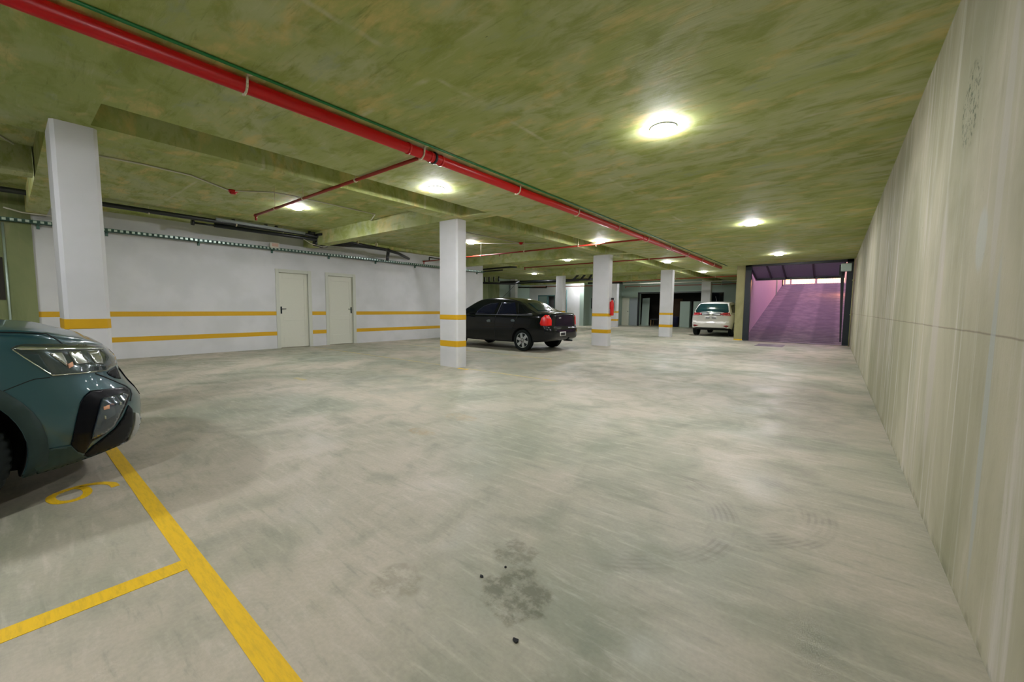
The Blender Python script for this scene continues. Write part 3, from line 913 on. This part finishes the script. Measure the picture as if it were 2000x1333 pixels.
# ------------------------------------------------------------------ fire extinguisher on the third column
fe = empty('fire_extinguisher', (-5.35 + .063, 11.5, .93), label='red fire extinguisher hung on the side of a white column', cat='fire extinguisher')
MB().lathe([(0, 0), (.045, 0), (.055, .02), (.055, .36), (.045, .42), (.02, .46), (.018, .48)], 20).build('cylinder', 'extinguisher_red', fe)
MB().box(-.03, .03, -.02, .05, .48, .52).box(-.015, .015, -.03, .1, .52, .54).build('valve', 'black_metal', fe)
MB().tube([(.02, .03, .5), (.055, .05, .42), (.06, .05, .15)], .008, 8).build('hose', 'black_metal', fe)
MB().box(-.063, -.054, -.03, .03, .2, .42).build('wall_bracket', 'extinguisher_red', fe)

# ------------------------------------------------------------------ store room contents
tag(MB().box(-7.78, -7.2, YE + .1, YE + .5, 0, 1.66).build('locker', 'grey_green_paint'), 'tall pale green locker standing in the store opening', 'locker')
tag(MB().box(-6.98, -6.4, YE + .1, YE + .5, 0, 1.66).build('locker', 'grey_green_paint'), 'tall pale locker half hidden by the white car and column', 'locker')
tb = empty('work_table', (-9.3, YE + .8, 0), label='low dark table standing in the store opening', cat='table')
MB().box(-.55, .55, -.3, .3, .42, .5).build('table_top', 'black_metal', tb)
for sx in (-.5, .5):
    for sy in (-.25, .25): MB().box(sx - .03, sx + .03, sy - .03, sy + .03, 0, .42).build('leg', 'wood', tb)
tag(MB().bar((-10.15, YE + .4, 0), (-10.3, YE + .9, 1.9), .5, .03, (0, 1, 0)).build('leaning_board', 'grey_green_paint'), 'pale board leaning inside the store opening', 'board')
tag(MB().bar((-9.2, YE + 2.6, .0), (-9.2, YE + 2.7, 1.9), 1.6, .03, (0, 1, 0)).build('brown_board', 'brown_board'), 'large brown board standing deep in the store', 'board')
bn = empty('plastic_bin', (-8.15, YE + .5, 0), label='dark blue bin in the store opening beside the pale locker', cat='bin')
MB().lathe([(.18, 0), (.22, .6), (.23, .62)], 20).build('bin_body', 'dark_blue_plastic', bn)
MB().lathe([(.235, .62), (.2, .68), (0, .7)], 20).build('lid', 'dark_blue_plastic', bn)

# ------------------------------------------------------------------ cars


def catmull(P, n):
    """resample list of Vectors/tuples through all points, n steps per span"""
    P = [Vector(p) for p in P]
    out_ = []
    for i in range(len(P) - 1):
        p0 = P[i - 1] if i else P[0] * 2 - P[1]
        p3 = P[i + 2] if i + 2 < len(P) else P[-1] * 2 - P[-2]
        p1, p2 = P[i], P[i + 1]
        for k in range(n):
            t = k / n
            out_.append(.5 * ((2 * p1) + (p2 - p0) * t + (2 * p0 - 5 * p1 + 4 * p2 - p3) * t * t + (3 * p1 - p0 - 3 * p2 + p3) * t ** 3))
    out_.append(P[-1])
    return out_


def loft(sections, nu=4, nv=4, deform=None):
    """sections: list of half outlines [(x, y>=0, z)...] from belly centre to top centre; mirrored to y<0"""
    rows = [catmull(s, nv) for s in sections]
    cols = [catmull([r[j] for r in rows], nu) for j in range(len(rows[0]))]
    bm = bmesh.new()
    ns, npt = len(cols[0]), len(cols)
    for sgn in (1, -1):
        g = []
        for i in range(ns):
            line_ = []
            for j in range(npt):
                p = cols[j][i].copy()
                if j in (0, npt - 1): p.y = 0
                p.y = max(0, p.y) * sgn
                if deform: p = deform(p)
                line_.append(bm.verts.new(p))
            g.append(line_)
        for i in range(ns - 1):
            for j in range(npt - 1):
                try: bm.faces.new((g[i][j], g[i + 1][j], g[i + 1][j + 1], g[i][j + 1]))
                except ValueError: pass
        for e_ in (0, ns - 1):
            a, b = g[e_][0].co, g[e_][-1].co
            cz = (a.z + b.z) / 2; prev = g[e_]
            zx = sorted((v.co.z, v.co.x) for v in prev)

            def xat(z):
                for (za, xa), (zb_, xb) in zip(zx, zx[1:]):
                    if za <= z <= zb_: return xa + (xb - xa) * (z - za) / max(zb_ - za, 1e-6)
                return zx[0][1] if z < zx[0][0] else zx[-1][1]
            for k in (.8, .6, .4, .2):
                cur = [bm.verts.new((xat(cz + (v.co.z - cz) * k), v.co.y * k, cz + (v.co.z - cz) * k)) for v in g[e_]]
                for j in range(npt - 1): bm.faces.new((prev[j], prev[j + 1], cur[j + 1], cur[j]))
                prev = cur
            mid = bm.verts.new((xat(cz), 0, cz))
            for j in range(npt - 1):
                bm.faces.new((prev[j], prev[j + 1], mid))
    bmesh.ops.remove_doubles(bm, verts=bm.verts, dist=.0004)
    bmesh.ops.dissolve_degenerate(bm, edges=bm.edges, dist=.0002)
    bmesh.ops.recalc_face_normals(bm, faces=bm.faces)
    return bm


def lower_sections(st, hood=.80, crown=.025):
    out_ = []
    for s, zb, w, zs, zt in st:
        zm = zb + (zs - zb) * .5
        out_.append([(s, 0, zb), (s, w * .55, zb), (s, w * .9, zb + .012), (s, w * .975, zb + .09), (s, w, zm), (s, w * .99, zb + (zs - zb) * .8),
                     (s, w * .965, zs - .01), (s, w * .90, zs + (zt - zs) * .45), (s, w * hood, zs + (zt - zs) * .8), (s, w * .4, zt), (s, 0, zt + crown * .4)])
    return out_


def cabin_sections(st):
    out_ = []
    for s, wb, zb, wr, zr in st:
        out_.append([(s, 0, zb - .15), (s, wb * .9, zb - .15), (s, wb, zb - .02), (s, wb + (wr - wb) * .33, zb + (zr - zb) * .36), (s, wb + (wr - wb) * .72, zb + (zr - zb) * .72),
                     (s, wr, zb + (zr - zb) * .93), (s, wr * .86, zb + (zr - zb) * .985), (s, wr * .45, zr + .008), (s, 0, zr + .014)])
    return out_


def cut_arches(bm, arches, extra=None):
    """arches: (x, z, r, side_in): boolean out wheel wells, returns a mesh"""
    me = bpy.data.meshes.new('tmp'); bm.to_mesh(me); bm.free()
    o = bpy.data.objects.new('tmp', me); COL.objects.link(o)
    cutters = []
    for x, z, r, yin, yout in arches:
        for sg in (1, -1):
            c = MB().lathe([(r, yin * sg), (r, yout * sg)], 48, 'Y', (x, 0, z)).build('tmpc', 'black_metal')
            md = o.modifiers.new('b', 'BOOLEAN'); md.operation = 'DIFFERENCE'; md.solver = 'EXACT'; md.object = c
            cutters.append(c)
    dg = bpy.context.evaluated_depsgraph_get()
    res = bpy.data.meshes.new_from_object(o.evaluated_get(dg))
    for c in cutters + [o]:
        m2 = c.data; bpy.data.objects.remove(c); bpy.data.meshes.remove(m2)
    return res


def finish_body(me, name, parent, paint, arches, liner='wheel_housing', floor_z=None, floor_mat=None):
    me.materials.clear()
    me.materials.append(MATS[paint]); me.materials.append(MATS[liner])
    if floor_mat: me.materials.append(MATS[floor_mat])
    for p in me.polygons:
        p.use_smooth = True; p.material_index = 0
        c = p.center
        for x, z, r, yin, yout in arches:
            if (c.x - x) ** 2 + (c.z - z) ** 2 < (r + .002) ** 2 and all((me.vertices[v].co.x - x) ** 2 + (me.vertices[v].co.z - z) ** 2 < (r + .004) ** 2 for v in p.vertices):
                p.material_index = 1
        if floor_z is not None and p.normal.z < -.6 and c.z < floor_z: p.material_index = 1
    o = bpy.data.objects.new(name, me); COL.objects.link(o); o.parent = parent
    md = o.modifiers.new('edge_split', 'EDGE_SPLIT'); md.split_angle = math.radians(38)
    return o


def bvh_of(objs):
    """one tree in world space"""
    V, Fc = [], []
    for o in objs:
        mw = o.parent_world
        n0 = len(V)
        V += [mw @ v.co for v in o.data.vertices]
        Fc += [tuple(i + n0 for i in p.vertices) for p in o.data.polygons]
    return BVHTree.FromPolygons(V, Fc)


class Skin:
    """a car's outer surface in world space; panels are laid on it with their own thickness"""
    def __init__(s, root, objs):
        s.mw = Matrix.Translation(root.location) @ root.rotation_euler.to_matrix().to_4x4()
        s.inv = s.mw.inverted()
        V, Fc = [], []
        for o in objs:
            n0 = len(V)
            V += [s.mw @ v.co for v in o.data.vertices]
            Fc += [tuple(i + n0 for i in p.vertices) for p in o.data.polygons]
        s.t = BVHTree.FromPolygons(V, Fc); s.root = root

    def hit(s, o, d):
        loc, nor, i, dist = s.t.ray_cast(o, d)
        if loc is None:
            # just past the outline: take the closest point of the surface to the ray
            best = None; t = 1.5
            while t < 26:
                q = o + d * t
                r = s.t.find_nearest(q)
                if r[0] is not None and (best is None or r[3] < best[0]): best = (r[3], r[0], r[1])
                t += .05 if best is None or best[0] > .5 else .02
                if best and r[3] > best[0] + 1.5: break
            loc, nor = best[1], best[2]
        if nor.dot(d) > 0: nor = -nor
        return loc, nor

    def panel(s, name, mat, poly, parent, rayf, step, off=.004, thick=.012, mirror=False, sink=0):
        """poly in the 2D space of rayf(u, v) -> (origin, direction)"""
        pts = []
        n = len(poly)
        for i in range(n):
            a, b = Vector(poly[i]), Vector(poly[(i + 1) % n])
            k = max(1, int((b - a).length / step))
            for j in range(k): pts.append(a + (b - a) * (j / k))
        nb = len(pts)
        xs = [p.x for p in pts]; ys_ = [p.y for p in pts]

        def inside(x, y):
            c = False
            for i in range(n):
                x1, y1 = poly[i]; x2, y2 = poly[(i + 1) % n]
                if (y1 > y) != (y2 > y) and x < (x2 - x1) * (y - y1) / (y2 - y1) + x1: c = not c
            return c
        x = min(xs) + step * .5
        while x < max(xs):
            y = min(ys_) + step * .5
            while y < max(ys_):
                if inside(x, y) and min((Vector((x, y)) - p).length for p in pts[:nb]) > step * .45: pts.append(Vector((x, y)))
                y += step
            x += step
        r = delaunay_2d_cdt(pts, [(i, (i + 1) % nb) for i in range(nb)], [], 1, 1e-6)
        vv, ff = r[0], r[2]
        ee = r[1]
        outer, inner = [], []
        for p in vv:
            o, d = rayf(p.x, p.y)
            loc, nor = s.hit(o, d)
            outer.append(loc + nor * off); inner.append(loc + nor * (off - thick))
        objs = []
        for mir in ((False, True) if mirror else (False,)):
            bm = bmesh.new()
            def loc_(q):
                q = s.inv @ q
                if mir: q.y = -q.y
                return q
            A = [bm.verts.new(loc_(q)) for q in outer]
            cnt = {}
            for f_ in ff:
                try: fc = bm.faces.new([A[i] for i in f_]); fc.smooth = True
                except ValueError: continue
                for i in range(len(f_)):
                    k = tuple(sorted((f_[i], f_[(i + 1) % len(f_)]))); cnt[k] = cnt.get(k, 0) + 1
            B = {}
            for (i, j), c in cnt.items():
                if c == 1:
                    for q in (i, j):
                        if q not in B: B[q] = bm.verts.new(loc_(inner[q]))
                    bm.faces.new((A[i], A[j], B[j], B[i]))
            bmesh.ops.recalc_face_normals(bm, faces=bm.faces)
            # face outwards: normals must look along the surface normal
            me = bpy.data.meshes.new(name); bm.to_mesh(me); bm.free()
            me.materials.append(MATS[mat])
            o = bpy.data.objects.new(name, me); COL.objects.link(o); o.parent = parent or s.root
            objs.append(o)
        return objs


def view_ray(px, py):
    return EYE, ray(px, py)


def strip(pts, w):
    """a thin polygon along a polyline"""
    L, R = [], []
    for i, p in enumerate(pts):
        a, b = Vector(pts[max(0, i - 1)]), Vector(pts[min(len(pts) - 1, i + 1)])
        d = (b - a).normalized(); n = Vector((-d.y, d.x)) * w / 2
        L.append(tuple(Vector(p) + n)); R.append(tuple(Vector(p) - n))
    return L + R[::-1]


def wheel(parent, x, y, r, wd, rim='rim_silver', spokes=5, side=1, tread=False, rimr=.66):
    e = bpy.data.objects.new('wheel', None); COL.objects.link(e); e.parent = parent; e.location = (x, y, r)
    n = 144 if tread else 48
    m = MB()
    h = wd / 2
    prof = [(r * rimr, -h * .75), (r * .74, -h), (r * .90, -h * 1.02), (r * .975, -h * .86), (r, -h * .6), (r, -h * .2), (r * .985, -h * .16), (r * .985, h * -.1), (r, -h * .06),
            (r, h * .06), (r * .985, h * .1), (r * .985, h * .16), (r, h * .2), (r, h * .6), (r * .975, h * .86), (r * .90, h * 1.02), (r * .74, h), (r * rimr, h * .75)]
    m.lathe(prof, n, 'Y')
    if tread:
        for v_ in m.bm.verts:
            a = math.atan2(v_.co.z, v_.co.x); rr = math.hypot(v_.co.x, v_.co.z)
            k = int(round(a / (2 * PI) * n)) % 3
            if k == 0 and rr > r * .9 and abs(v_.co.y) > h * .5:
                q = (rr - .009) / rr; v_.co.x *= q; v_.co.z *= q; v_.co.y *= .985
    m.build('tire', 'tire_rubber', e)
    yo = side * h * .62
    d = MB().lathe([(0, yo * .5), (r * rimr, yo * .5), (r * rimr, yo * 1.25), (r * rimr * .93, yo * 1.3), (r * rimr * .9, yo * .7)], 32, 'Y')
    for k in range(spokes):
        a = 2 * PI * k / spokes + .3
        c, q = math.cos(a), math.sin(a)
        d.bar((c * r * .08, yo * 1.12, q * r * .08), (c * r * rimr * .95, yo * 1.12, q * r * rimr * .95), r * .24, .02, (0, 1, 0)) if False else \
            d.bar((c * r * .08, yo * 1.12, q * r * .08), (c * r * rimr * .95, yo * 1.12, q * r * rimr * .95), .02, r * .26, (-q, 0, c))
    d.lathe([(0, yo * 1.3), (r * .17, yo * 1.28), (r * .19, yo * .9)], 20, 'Y')
    d.build('rim', rim, e)
    return e


# --- dark grey crossover, nose into the picture from the left
suv = empty('parked_car', (-4.17, -.36, 0), PI / 2, label='dusty dark grey crossover with its nose at the nearest yellow line', cat='car')
st = [(-3.45, .55, .60, .85, .95), (-3.38, .42, .78, .95, 1.02), (-3.1, .30, .86, 1.0, 1.06), (-2.4, .22, .90, 1.0, 1.08), (-1.5, .20, .90, .99, 1.08), (-.8, .20, .90, .97, 1.07),
      (-.3, .20, .905, .95, 1.05), (.1, .20, .90, .94, 1.035), (.35, .19, .89, .93, 1.02), (.55, .18, .865, .91, 1.005), (.70, .17, .80, .885, .98), (.80, .17, .71, .865, .955), (.87, .17, .59, .85, .935), (.915, .18, .44, .83, .90), (.93, .20, .25, .81, .88)]


NOSE = [(0, -.06), (.17, -.035), (.24, -.01), (.3, 0), (.5, 0), (.57, -.03), (.62, -.065), (.70, -.10), (.77, -.105), (.86, -.16), (.91, -.21), (1.2, -.25)]


def suv_def(p):
    t = max(0.0, min(1.0, (p.x - .30) / .60)); t = t * t * (3 - 2 * t)
    z = p.z
    # profile of the nose: bumper furthest out, upper nose and chin set back
    g = 0
    for (za, ga), (zb_, gb) in zip(NOSE, NOSE[1:]):
        if za <= z <= zb_: g = ga + (gb - ga) * (z - za) / (zb_ - za)
    p.x += g * t
    if z < .42: p.y *= 1 - .34 * t * min(1, (.42 - z) / .24)
    return p


AR = [(0, .36, .395, .60, 1.2), (-2.65, .36, .395, .60, 1.2)]
bm = loft(lower_sections(st, .86), 5, 4, suv_def)
body = finish_body(cut_arches(bm, AR), 'body', suv, 'suv_paint', AR, floor_z=.25)
cab = loft(cabin_sections([(-3.3, .74, 1.02, .70, 1.1), (-3.0, .78, 1.03, .64, 1.48), (-2.5, .80, 1.04, .62, 1.62), (-1.6, .80, 1.04, .62, 1.64), (-1.0, .79, 1.04, .64, 1.52), (-.5, .78, 1.04, .69, 1.24), (-.25, .76, 1.02, .72, 1.08)]), 4, 4)
me = bpy.data.meshes.new('cabin'); cab.to_mesh(me); cab.free()
cabo = finish_body(me, 'cabin', suv, 'suv_paint', [])
sk = Skin(suv, [body, cabo])
# side windows by a plain sideways projection
def side_ray_suv(u, v):
    return sk.mw @ Vector((u, -3, v)), (sk.mw.to_3x3() @ Vector((0, 1, 0)))
sk.panel('side_window', 'dark_glass', [(-3.0, 1.1), (-2.7, 1.45), (-1.95, 1.5), (-1.95, 1.1)], None, side_ray_suv, .1, mirror=True)
sk.panel('side_window', 'dark_glass', [(-1.88, 1.1), (-1.88, 1.5), (-1.3, 1.48), (-.62, 1.1)], None, side_ray_suv, .1, mirror=True)
sb = Skin(suv, [body])
P = lambda n, m, poly, step=4, **k: sb.panel(n, m, poly, k.pop('parent', None), view_ray, step, mirror=True, **k)
hl = P('headlight', 'headlight_inner', [(19.6, 681.6), (30, 676), (49, 673), (126, 673.2), (201.6, 676), (214, 681.6), (224, 698), (225.4, 713), (207, 725), (186, 727.8), (160, 730.5), (100.8, 735.5), (60, 709)], off=.006)
P('headlight_trim', 'headlight_chrome', [(24, 682), (40, 684.5), (110, 685), (200, 684), (200, 681), (110, 680), (40, 678)], 5, off=.010, parent=None)
P('headlight_trim', 'headlight_chrome', strip([(24, 684), (60, 707.5), (101, 733.5), (150, 730), (186, 726.5)], 2.2), 5, off=.010)
for q in ([(40, 693), (74, 693), (92, 718), (98, 729), (94, 728)],):
    P('reflector', 'suv_cladding', q, off=.009)
for q in ([(92, 691), (118, 690), (124, 700), (130, 712), (128, 716)], [(131, 689), (154, 688), (172, 710), (146, 713)], [(168, 689), (190, 687), (197, 703), (198, 712), (184, 711)]):
    P('reflector', 'headlight_silver', q, off=.010)
P('indicator', 'amber_lens', [(131, 712), (138, 708), (140, 716), (133, 720)], 3, off=.013)
P('shut_line', 'shut_line', strip([(-8, 649), (40, 650), (90, 652), (110, 663), (123, 673)], 1.6), 4, off=.002, thick=.004)
P('shut_line', 'shut_line', strip([(-8, 769), (0, 767), (25, 757), (49, 747.4), (67, 741), (98, 737.6)], 1.5), 4, off=.002, thick=.004)
P('shut_line', 'shut_line', strip([(186, 730), (205, 737), (224, 745), (245, 754), (254, 761), (257, 770), (254, 784)], 2.0), 4, off=.002, thick=.004)
P('upper_grille', 'mesh_black', [(208, 728), (225.5, 716), (229, 722), (233, 735), (236, 741), (224, 739), (212, 733)], off=.003)
P('fog_surround', 'gloss_black', [(165.7, 772.6), (176, 764), (214, 760), (241, 757), (250, 762), (253, 771), (246, 790), (235, 812), (222, 832), (200, 851), (178, 862), (164, 886), (150, 882), (138, 869), (148.4, 821), (157, 786)], off=.006)
P('fog_lamp', 'fog_lens', [(196.8, 779.5), (238, 769), (246, 773), (236, 798), (219, 832), (201, 845), (176, 856), (186.4, 821)], off=.014)
P('lamp_bead', 'amber_lens', [(198, 795), (209, 792), (209, 799), (199, 801)], 3, off=.018)
P('lamp_bead', 'headlight_chrome', [(199, 812), (203, 812), (204, 817), (200, 817)], 3, off=.018)
P('lamp_bead', 'headlight_chrome', [(228, 788), (232, 787), (232, 792), (228, 792)], 3, off=.018)
P('lower_grille', 'mesh_black', [(165, 887), (181, 871), (205, 853), (225, 836), (240, 815), (250, 792), (257, 800), (260, 814), (257, 832), (248, 854), (236, 871), (224, 880), (207, 888), (182, 894)], off=.005)
for ax in (0, -2.65):
    ring_ = [(ax + .468 * math.cos(a), .36 + .468 * math.sin(a)) for a in (math.radians(-22 + 224 * k / 24) for k in range(25))]
    ring_ += [(ax + .397 * math.cos(a), .36 + .397 * math.sin(a)) for a in (math.radians(202 - 224 * k / 24) for k in range(25))]
    sb.panel('arch_cladding', 'suv_cladding', ring_, None, side_ray_suv, .06, off=.012, thick=.02, mirror=True)
P('lower_bumper', 'suv_lower_cladding', [(58, 893), (95, 877), (138, 870), (150, 882), (165, 891), (181, 896), (208, 890), (238, 879), (248, 874), (222, 896), (190, 915), (138, 938), (78, 954), (72, 925)], 5, off=.008)
P('skid_plate', 'silver_plastic', [(262, 806), (269, 808), (276, 842), (270, 858), (241, 879), (250, 860), (259, 836), (262, 820)], 3, off=.007)
def front_ray(u, v):
    return sk.mw @ Vector((3, u, v)), sk.mw.to_3x3() @ Vector((-1, 0, 0))


sk.panel('windscreen', 'dark_glass', [(-.66, 1.14), (.66, 1.14), (.57, 1.50), (-.57, 1.50)], None, front_ray, .08)
sb.panel('front_grille', 'mesh_black', [(-.40, .70), (.40, .70), (.34, .50), (-.34, .50)], None, front_ray, .06, off=.006)
sb.panel('skid_plate', 'silver_plastic', [(-.36, .33), (.36, .33), (.3, .22), (-.3, .22)], None, front_ray, .06, off=.006)
for x in (0, -2.65):
    for sd in (1, -1): wheel(suv, x, sd * .775, .345, .225, 'rim_silver', 7, sd, tread=True)

# --- black sedan
sed = empty('parked_car', (-6.42, 9.27, 0), PI, label='black four-door sedan parked behind the second column, tail outwards', cat='car')
st = [(-.82, .44, .50, .86, .97), (-.80, .38, .60, .90, 1.00), (-.74, .32, .72, .93, 1.02), (-.58, .27, .785, .945, 1.03), (-.2, .23, .80, .945, 1.025), (.5, .21, .81, .935, 1.0), (1.5, .21, .81, .92, .985),
      (2.2, .22, .805, .90, .97), (2.7, .24, .79, .84, .90), (3.0, .28, .73, .78, .83), (3.15, .33, .60, .72, .77), (3.2, .4, .42, .68, .72)]


def sed_def(p):
    t = max(0.0, min(1.0, (-p.x - .35) / .4))
    z = p.z
    if z < .64: p.x -= .05 * t * (1 if z < .6 else (.64 - z) / .04)
    else: p.x += .04 * t * (z - .64)
    return p


AR = [(0, .285, .335, .48, 1.2), (2.44, .285, .335, .48, 1.2)]
body = finish_body(cut_arches(loft(lower_sections(st, .84), 5, 4, sed_def), AR), 'body', sed, 'black_car_paint', AR, floor_z=.3)
cab = loft(cabin_sections([(-.35, .70, 1.0, .66, 1.03), (-.1, .73, .99, .62, 1.14), (.2, .745, .97, .57, 1.30), (.5, .75, .96, .55, 1.385), (.9, .755, .95, .55, 1.42), (1.35, .755, .95, .55, 1.42), (1.75, .75, .95, .56, 1.36), (2.2, .74, .95, .61, 1.14), (2.45, .72, .94, .65, .98)]), 4, 4)
me = bpy.data.meshes.new('cabin'); cab.to_mesh(me); cab.free()
cabo = finish_body(me, 'cabin', sed, 'black_car_paint', [])
sk = Skin(sed, [body, cabo])
P = lambda n, m, poly, step=2, **k: sk.panel(n, m, poly, None, view_ray, step, **k)
P('side_window', 'blue_glass', [(930, 612.5), (934, 606.5), (945, 598), (958.5, 593), (974, 591.5), (964.5, 613.5)], mirror=True)
P('side_window', 'blue_glass', [(973, 613.8), (983, 591.8), (1006, 591.3), (1009, 614.5)], mirror=True)
P('quarter_window', 'dark_glass', [(1012, 614), (1012, 592.5), (1026, 595), (1040, 611)], mirror=True)
P('window_trim', 'window_trim', strip([(929, 614), (965, 615.2), (1010, 616), (1040, 616)], 1.0), mirror=True, off=.008)
P('window_trim', 'window_trim', strip([(970.5, 614.5), (981, 591.5)], 1.0), mirror=True, off=.008)
P('rear_window', 'green_glass', [(1031, 591.6), (1050, 591.5), (1068, 598), (1081, 608), (1052, 608.5), (1042, 600.5)])
P('tail_light', 'tail_red', [(1065, 616), (1072, 617), (1077.5, 626), (1077, 636.5), (1066, 637.2), (1056, 636), (1054.5, 632), (1057.5, 621.5)], mirror=True, off=.01)
P('lamp_segment', 'tail_pale', [(1067, 617.5), (1071, 618), (1073, 623), (1067, 622)], mirror=True, off=.014)
P('license_plate', 'plate_white', [(1093.5, 648.7), (1104.7, 647.8), (1104.7, 655.8), (1093.5, 657)], off=.008)
P('plate_face', 'plate_black', [(1095, 650.2), (1103.4, 649.5), (1103.4, 654.6), (1095, 655.5)], off=.011)
P('door_handle', 'handle_grey', [(951, 626), (954, 624.4), (957, 624.6), (959, 627), (958, 629.5), (952, 629.5)], 1.5, mirror=True, off=.02)
P('door_handle', 'handle_grey', [(998, 625.5), (1001, 624), (1004.5, 624.3), (1006, 627), (1005, 629), (999, 629)], 1.5, mirror=True, off=.02)
P('badge', 'chrome', [(1091, 620.5), (1094, 620), (1096, 621.5), (1094, 623), (1091.5, 622.8)], 1, off=.01)
P('shut_line', 'shut_line', strip([(968, 617), (966, 630), (967, 645), (968, 661)], 1.0), mirror=True, off=.002)
P('shut_line', 'shut_line', strip([(1011, 617), (1006, 630), (1000, 642)], 1.0), mirror=True, off=.002)
sk.panel('windscreen', 'dark_glass', [(-.60, 1.02), (.60, 1.02), (.50, 1.34), (-.50, 1.34)], None, lambda u, v: (sk.mw @ Vector((5, u, v)), sk.mw.to_3x3() @ Vector((-1, 0, 0))), .08)
m = MB().tube([(2.02, .80, .98), (2.04, .90, 1.0)], .02, 8); m.lathe([(0, -.09), (.06, -.07), (.075, 0), (.06, .07), (0, .09)], 16, 'Y', (2.03, .97, 1.03)); m.build('wing_mirror', 'black_car_paint', sed)
m = MB().tube([(2.02, -.80, .98), (2.04, -.90, 1.0)], .02, 8); m.lathe([(0, -.09), (.06, -.07), (.075, 0), (.06, .07), (0, .09)], 16, 'Y', (2.03, -.97, 1.03)); m.build('wing_mirror', 'black_car_paint', sed)
MB().tube([(1.35, 0, 1.425), (.9, 0, 1.78)], .005, 6).build('antenna', 'black_metal', sed)
MB().tube([(-.86, -.35, .27), (-.6, -.35, .27)], .025, 10).build('exhaust_pipe', 'dark_steel', sed)
for x in (0, 2.44):
    for sd in (1, -1): wheel(sed, x, sd * .70, .285, .18, 'rim_silver', 6, sd, rimr=.70)

# --- white hatchback
hat = empty('parked_car', (-4.13, 19.5, 0), PI / 2, label='white hatchback parked beside the ramp wall in front of the garage door pillar', cat='car')
st = [(-.66, .42, .60, .82, .95), (-.64, .37, .70, .86, .97), (-.58, .33, .79, .92, .99), (-.4, .28, .845, .95, 1.0), (0, .24, .86, .95, 1.0), (1.2, .22, .86, .93, .98), (2.2, .22, .86, .91, .97),
      (2.8, .26, .84, .85, .92), (3.1, .3, .75, .78, .84), (3.25, .38, .55, .7, .75)]


st = [(a, b, w * .955, c, d) for a, b, w, c, d in st]


def hat_def(p):
    t = max(0.0, min(1.0, (-p.x - .3) / .3))
    if p.z < .62: p.x -= .05 * t
    return p


AR = [(0, .31, .36, .55, 1.2), (2.55, .31, .36, .55, 1.2)]
body = finish_body(cut_arches(loft(lower_sections(st, .86), 5, 4, hat_def), AR), 'body', hat, 'white_car_paint', AR, floor_z=.36)
cab = loft(cabin_sections([(-.56, .73, .98, .67, 1.02), (-.42, .75, .97, .64, 1.22), (-.2, .76, .96, .60, 1.40), (.1, .77, .95, .57, 1.47), (.8, .77, .95, .58, 1.50), (1.4, .76, .95, .58, 1.46), (2.0, .75, .95, .62, 1.2), (2.4, .73, .93, .67, .98)]), 4, 4)
me = bpy.data.meshes.new('cabin'); cab.to_mesh(me); cab.free()
cabo = finish_body(me, 'cabin', hat, 'white_car_paint', [])
sk = Skin(hat, [body, cabo])


def back_ray(u, v):   # u across (car left positive), v height
    return sk.mw @ Vector((-3, u, v)), sk.mw.to_3x3() @ Vector((1, 0, 0))


def side_ray(u, v):
    return sk.mw @ Vector((u, -3, v)), sk.mw.to_3x3() @ Vector((0, 1, 0))


B = lambda n, m, poly, step=.05, **k: sk.panel(n, m, poly, None, back_ray, step, **k)
B('rear_window', 'green_glass', [(-.64, .99), (.64, .99), (.66, 1.08), (.60, 1.28), (.53, 1.40), (-.53, 1.40), (-.60, 1.28), (-.66, 1.08)])
B('tailgate_band', 'gloss_black', [(-.4, .90), (.4, .90), (.45, 1.0), (-.45, 1.0)], off=.008)
B('tail_light', 'dark_red_lens', [(.34, .93), (.42, 1.01), (.69, 1.02), (.75, .97), (.74, .88), (.5, .89)], mirror=True, off=.014)
B('lamp_segment', 'tail_pale', [(.48, .90), (.72, .90), (.72, .915), (.48, .915)], mirror=True, off=.02)
B('reflector', 'dark_red_lens', [(.46, .47), (.62, .49), (.73, .47), (.62, .40)], .04, mirror=True, off=.01)
B('license_plate', 'plate_white', [(-.24, .72), (.24, .72), (.24, .85), (-.24, .85)], off=.01)
B('plate_face', 'plate_black', [(-.2, .775), (.2, .775), (.2, .81), (-.2, .81)], off=.014)
B('badge', 'chrome', [(-.09, .94), (0, .90), (.09, .94), (.07, .98), (0, 1.0), (-.07, .98)], .03, off=.02)
B('name_badge', 'chrome', [(-.1, 1.035), (.2, 1.035), (.2, 1.055), (-.1, 1.055)], .03, off=.012)
B('lower_valance', 'plate_black', [(-.55, .28), (.55, .28), (.6, .38), (-.6, .38)], off=.006)
sk.panel('side_window', 'dark_glass', [(-.25, 1.02), (.0, 1.32), (.75, 1.38), (.75, 1.0)], None, side_ray, .08, mirror=True)
sk.panel('side_window', 'dark_glass', [(.82, 1.0), (.82, 1.38), (1.35, 1.36), (2.0, 1.0)], None, side_ray, .08, mirror=True)
sk.panel('windscreen', 'dark_glass', [(-.62, 1.02), (.62, 1.02), (.52, 1.40), (-.52, 1.40)], None, lambda u, v: (sk.mw @ Vector((5, u, v)), sk.mw.to_3x3() @ Vector((-1, 0, 0))), .08)
MB().tube([(.3, 0, 1.49), (.05, 0, 1.72)], .01, 6).build('antenna', 'black_metal', hat)
for sd in (1, -1):
    m = MB().tube([(1.75, sd * .78, 1.0), (1.75, sd * .9, 1.02)], .02, 8)
    m.lathe([(0, -.1), (.07, -.07), (.08, 0), (.07, .07), (0, .1)], 16, 'Y', (1.75, sd * .98, 1.05)); m.build('wing_mirror', 'white_car_paint', hat)
for x in (0, 2.55):
    for sd in (1, -1): wheel(hat, x, sd * .705, .31, .19, 'rim_silver', 5, sd)
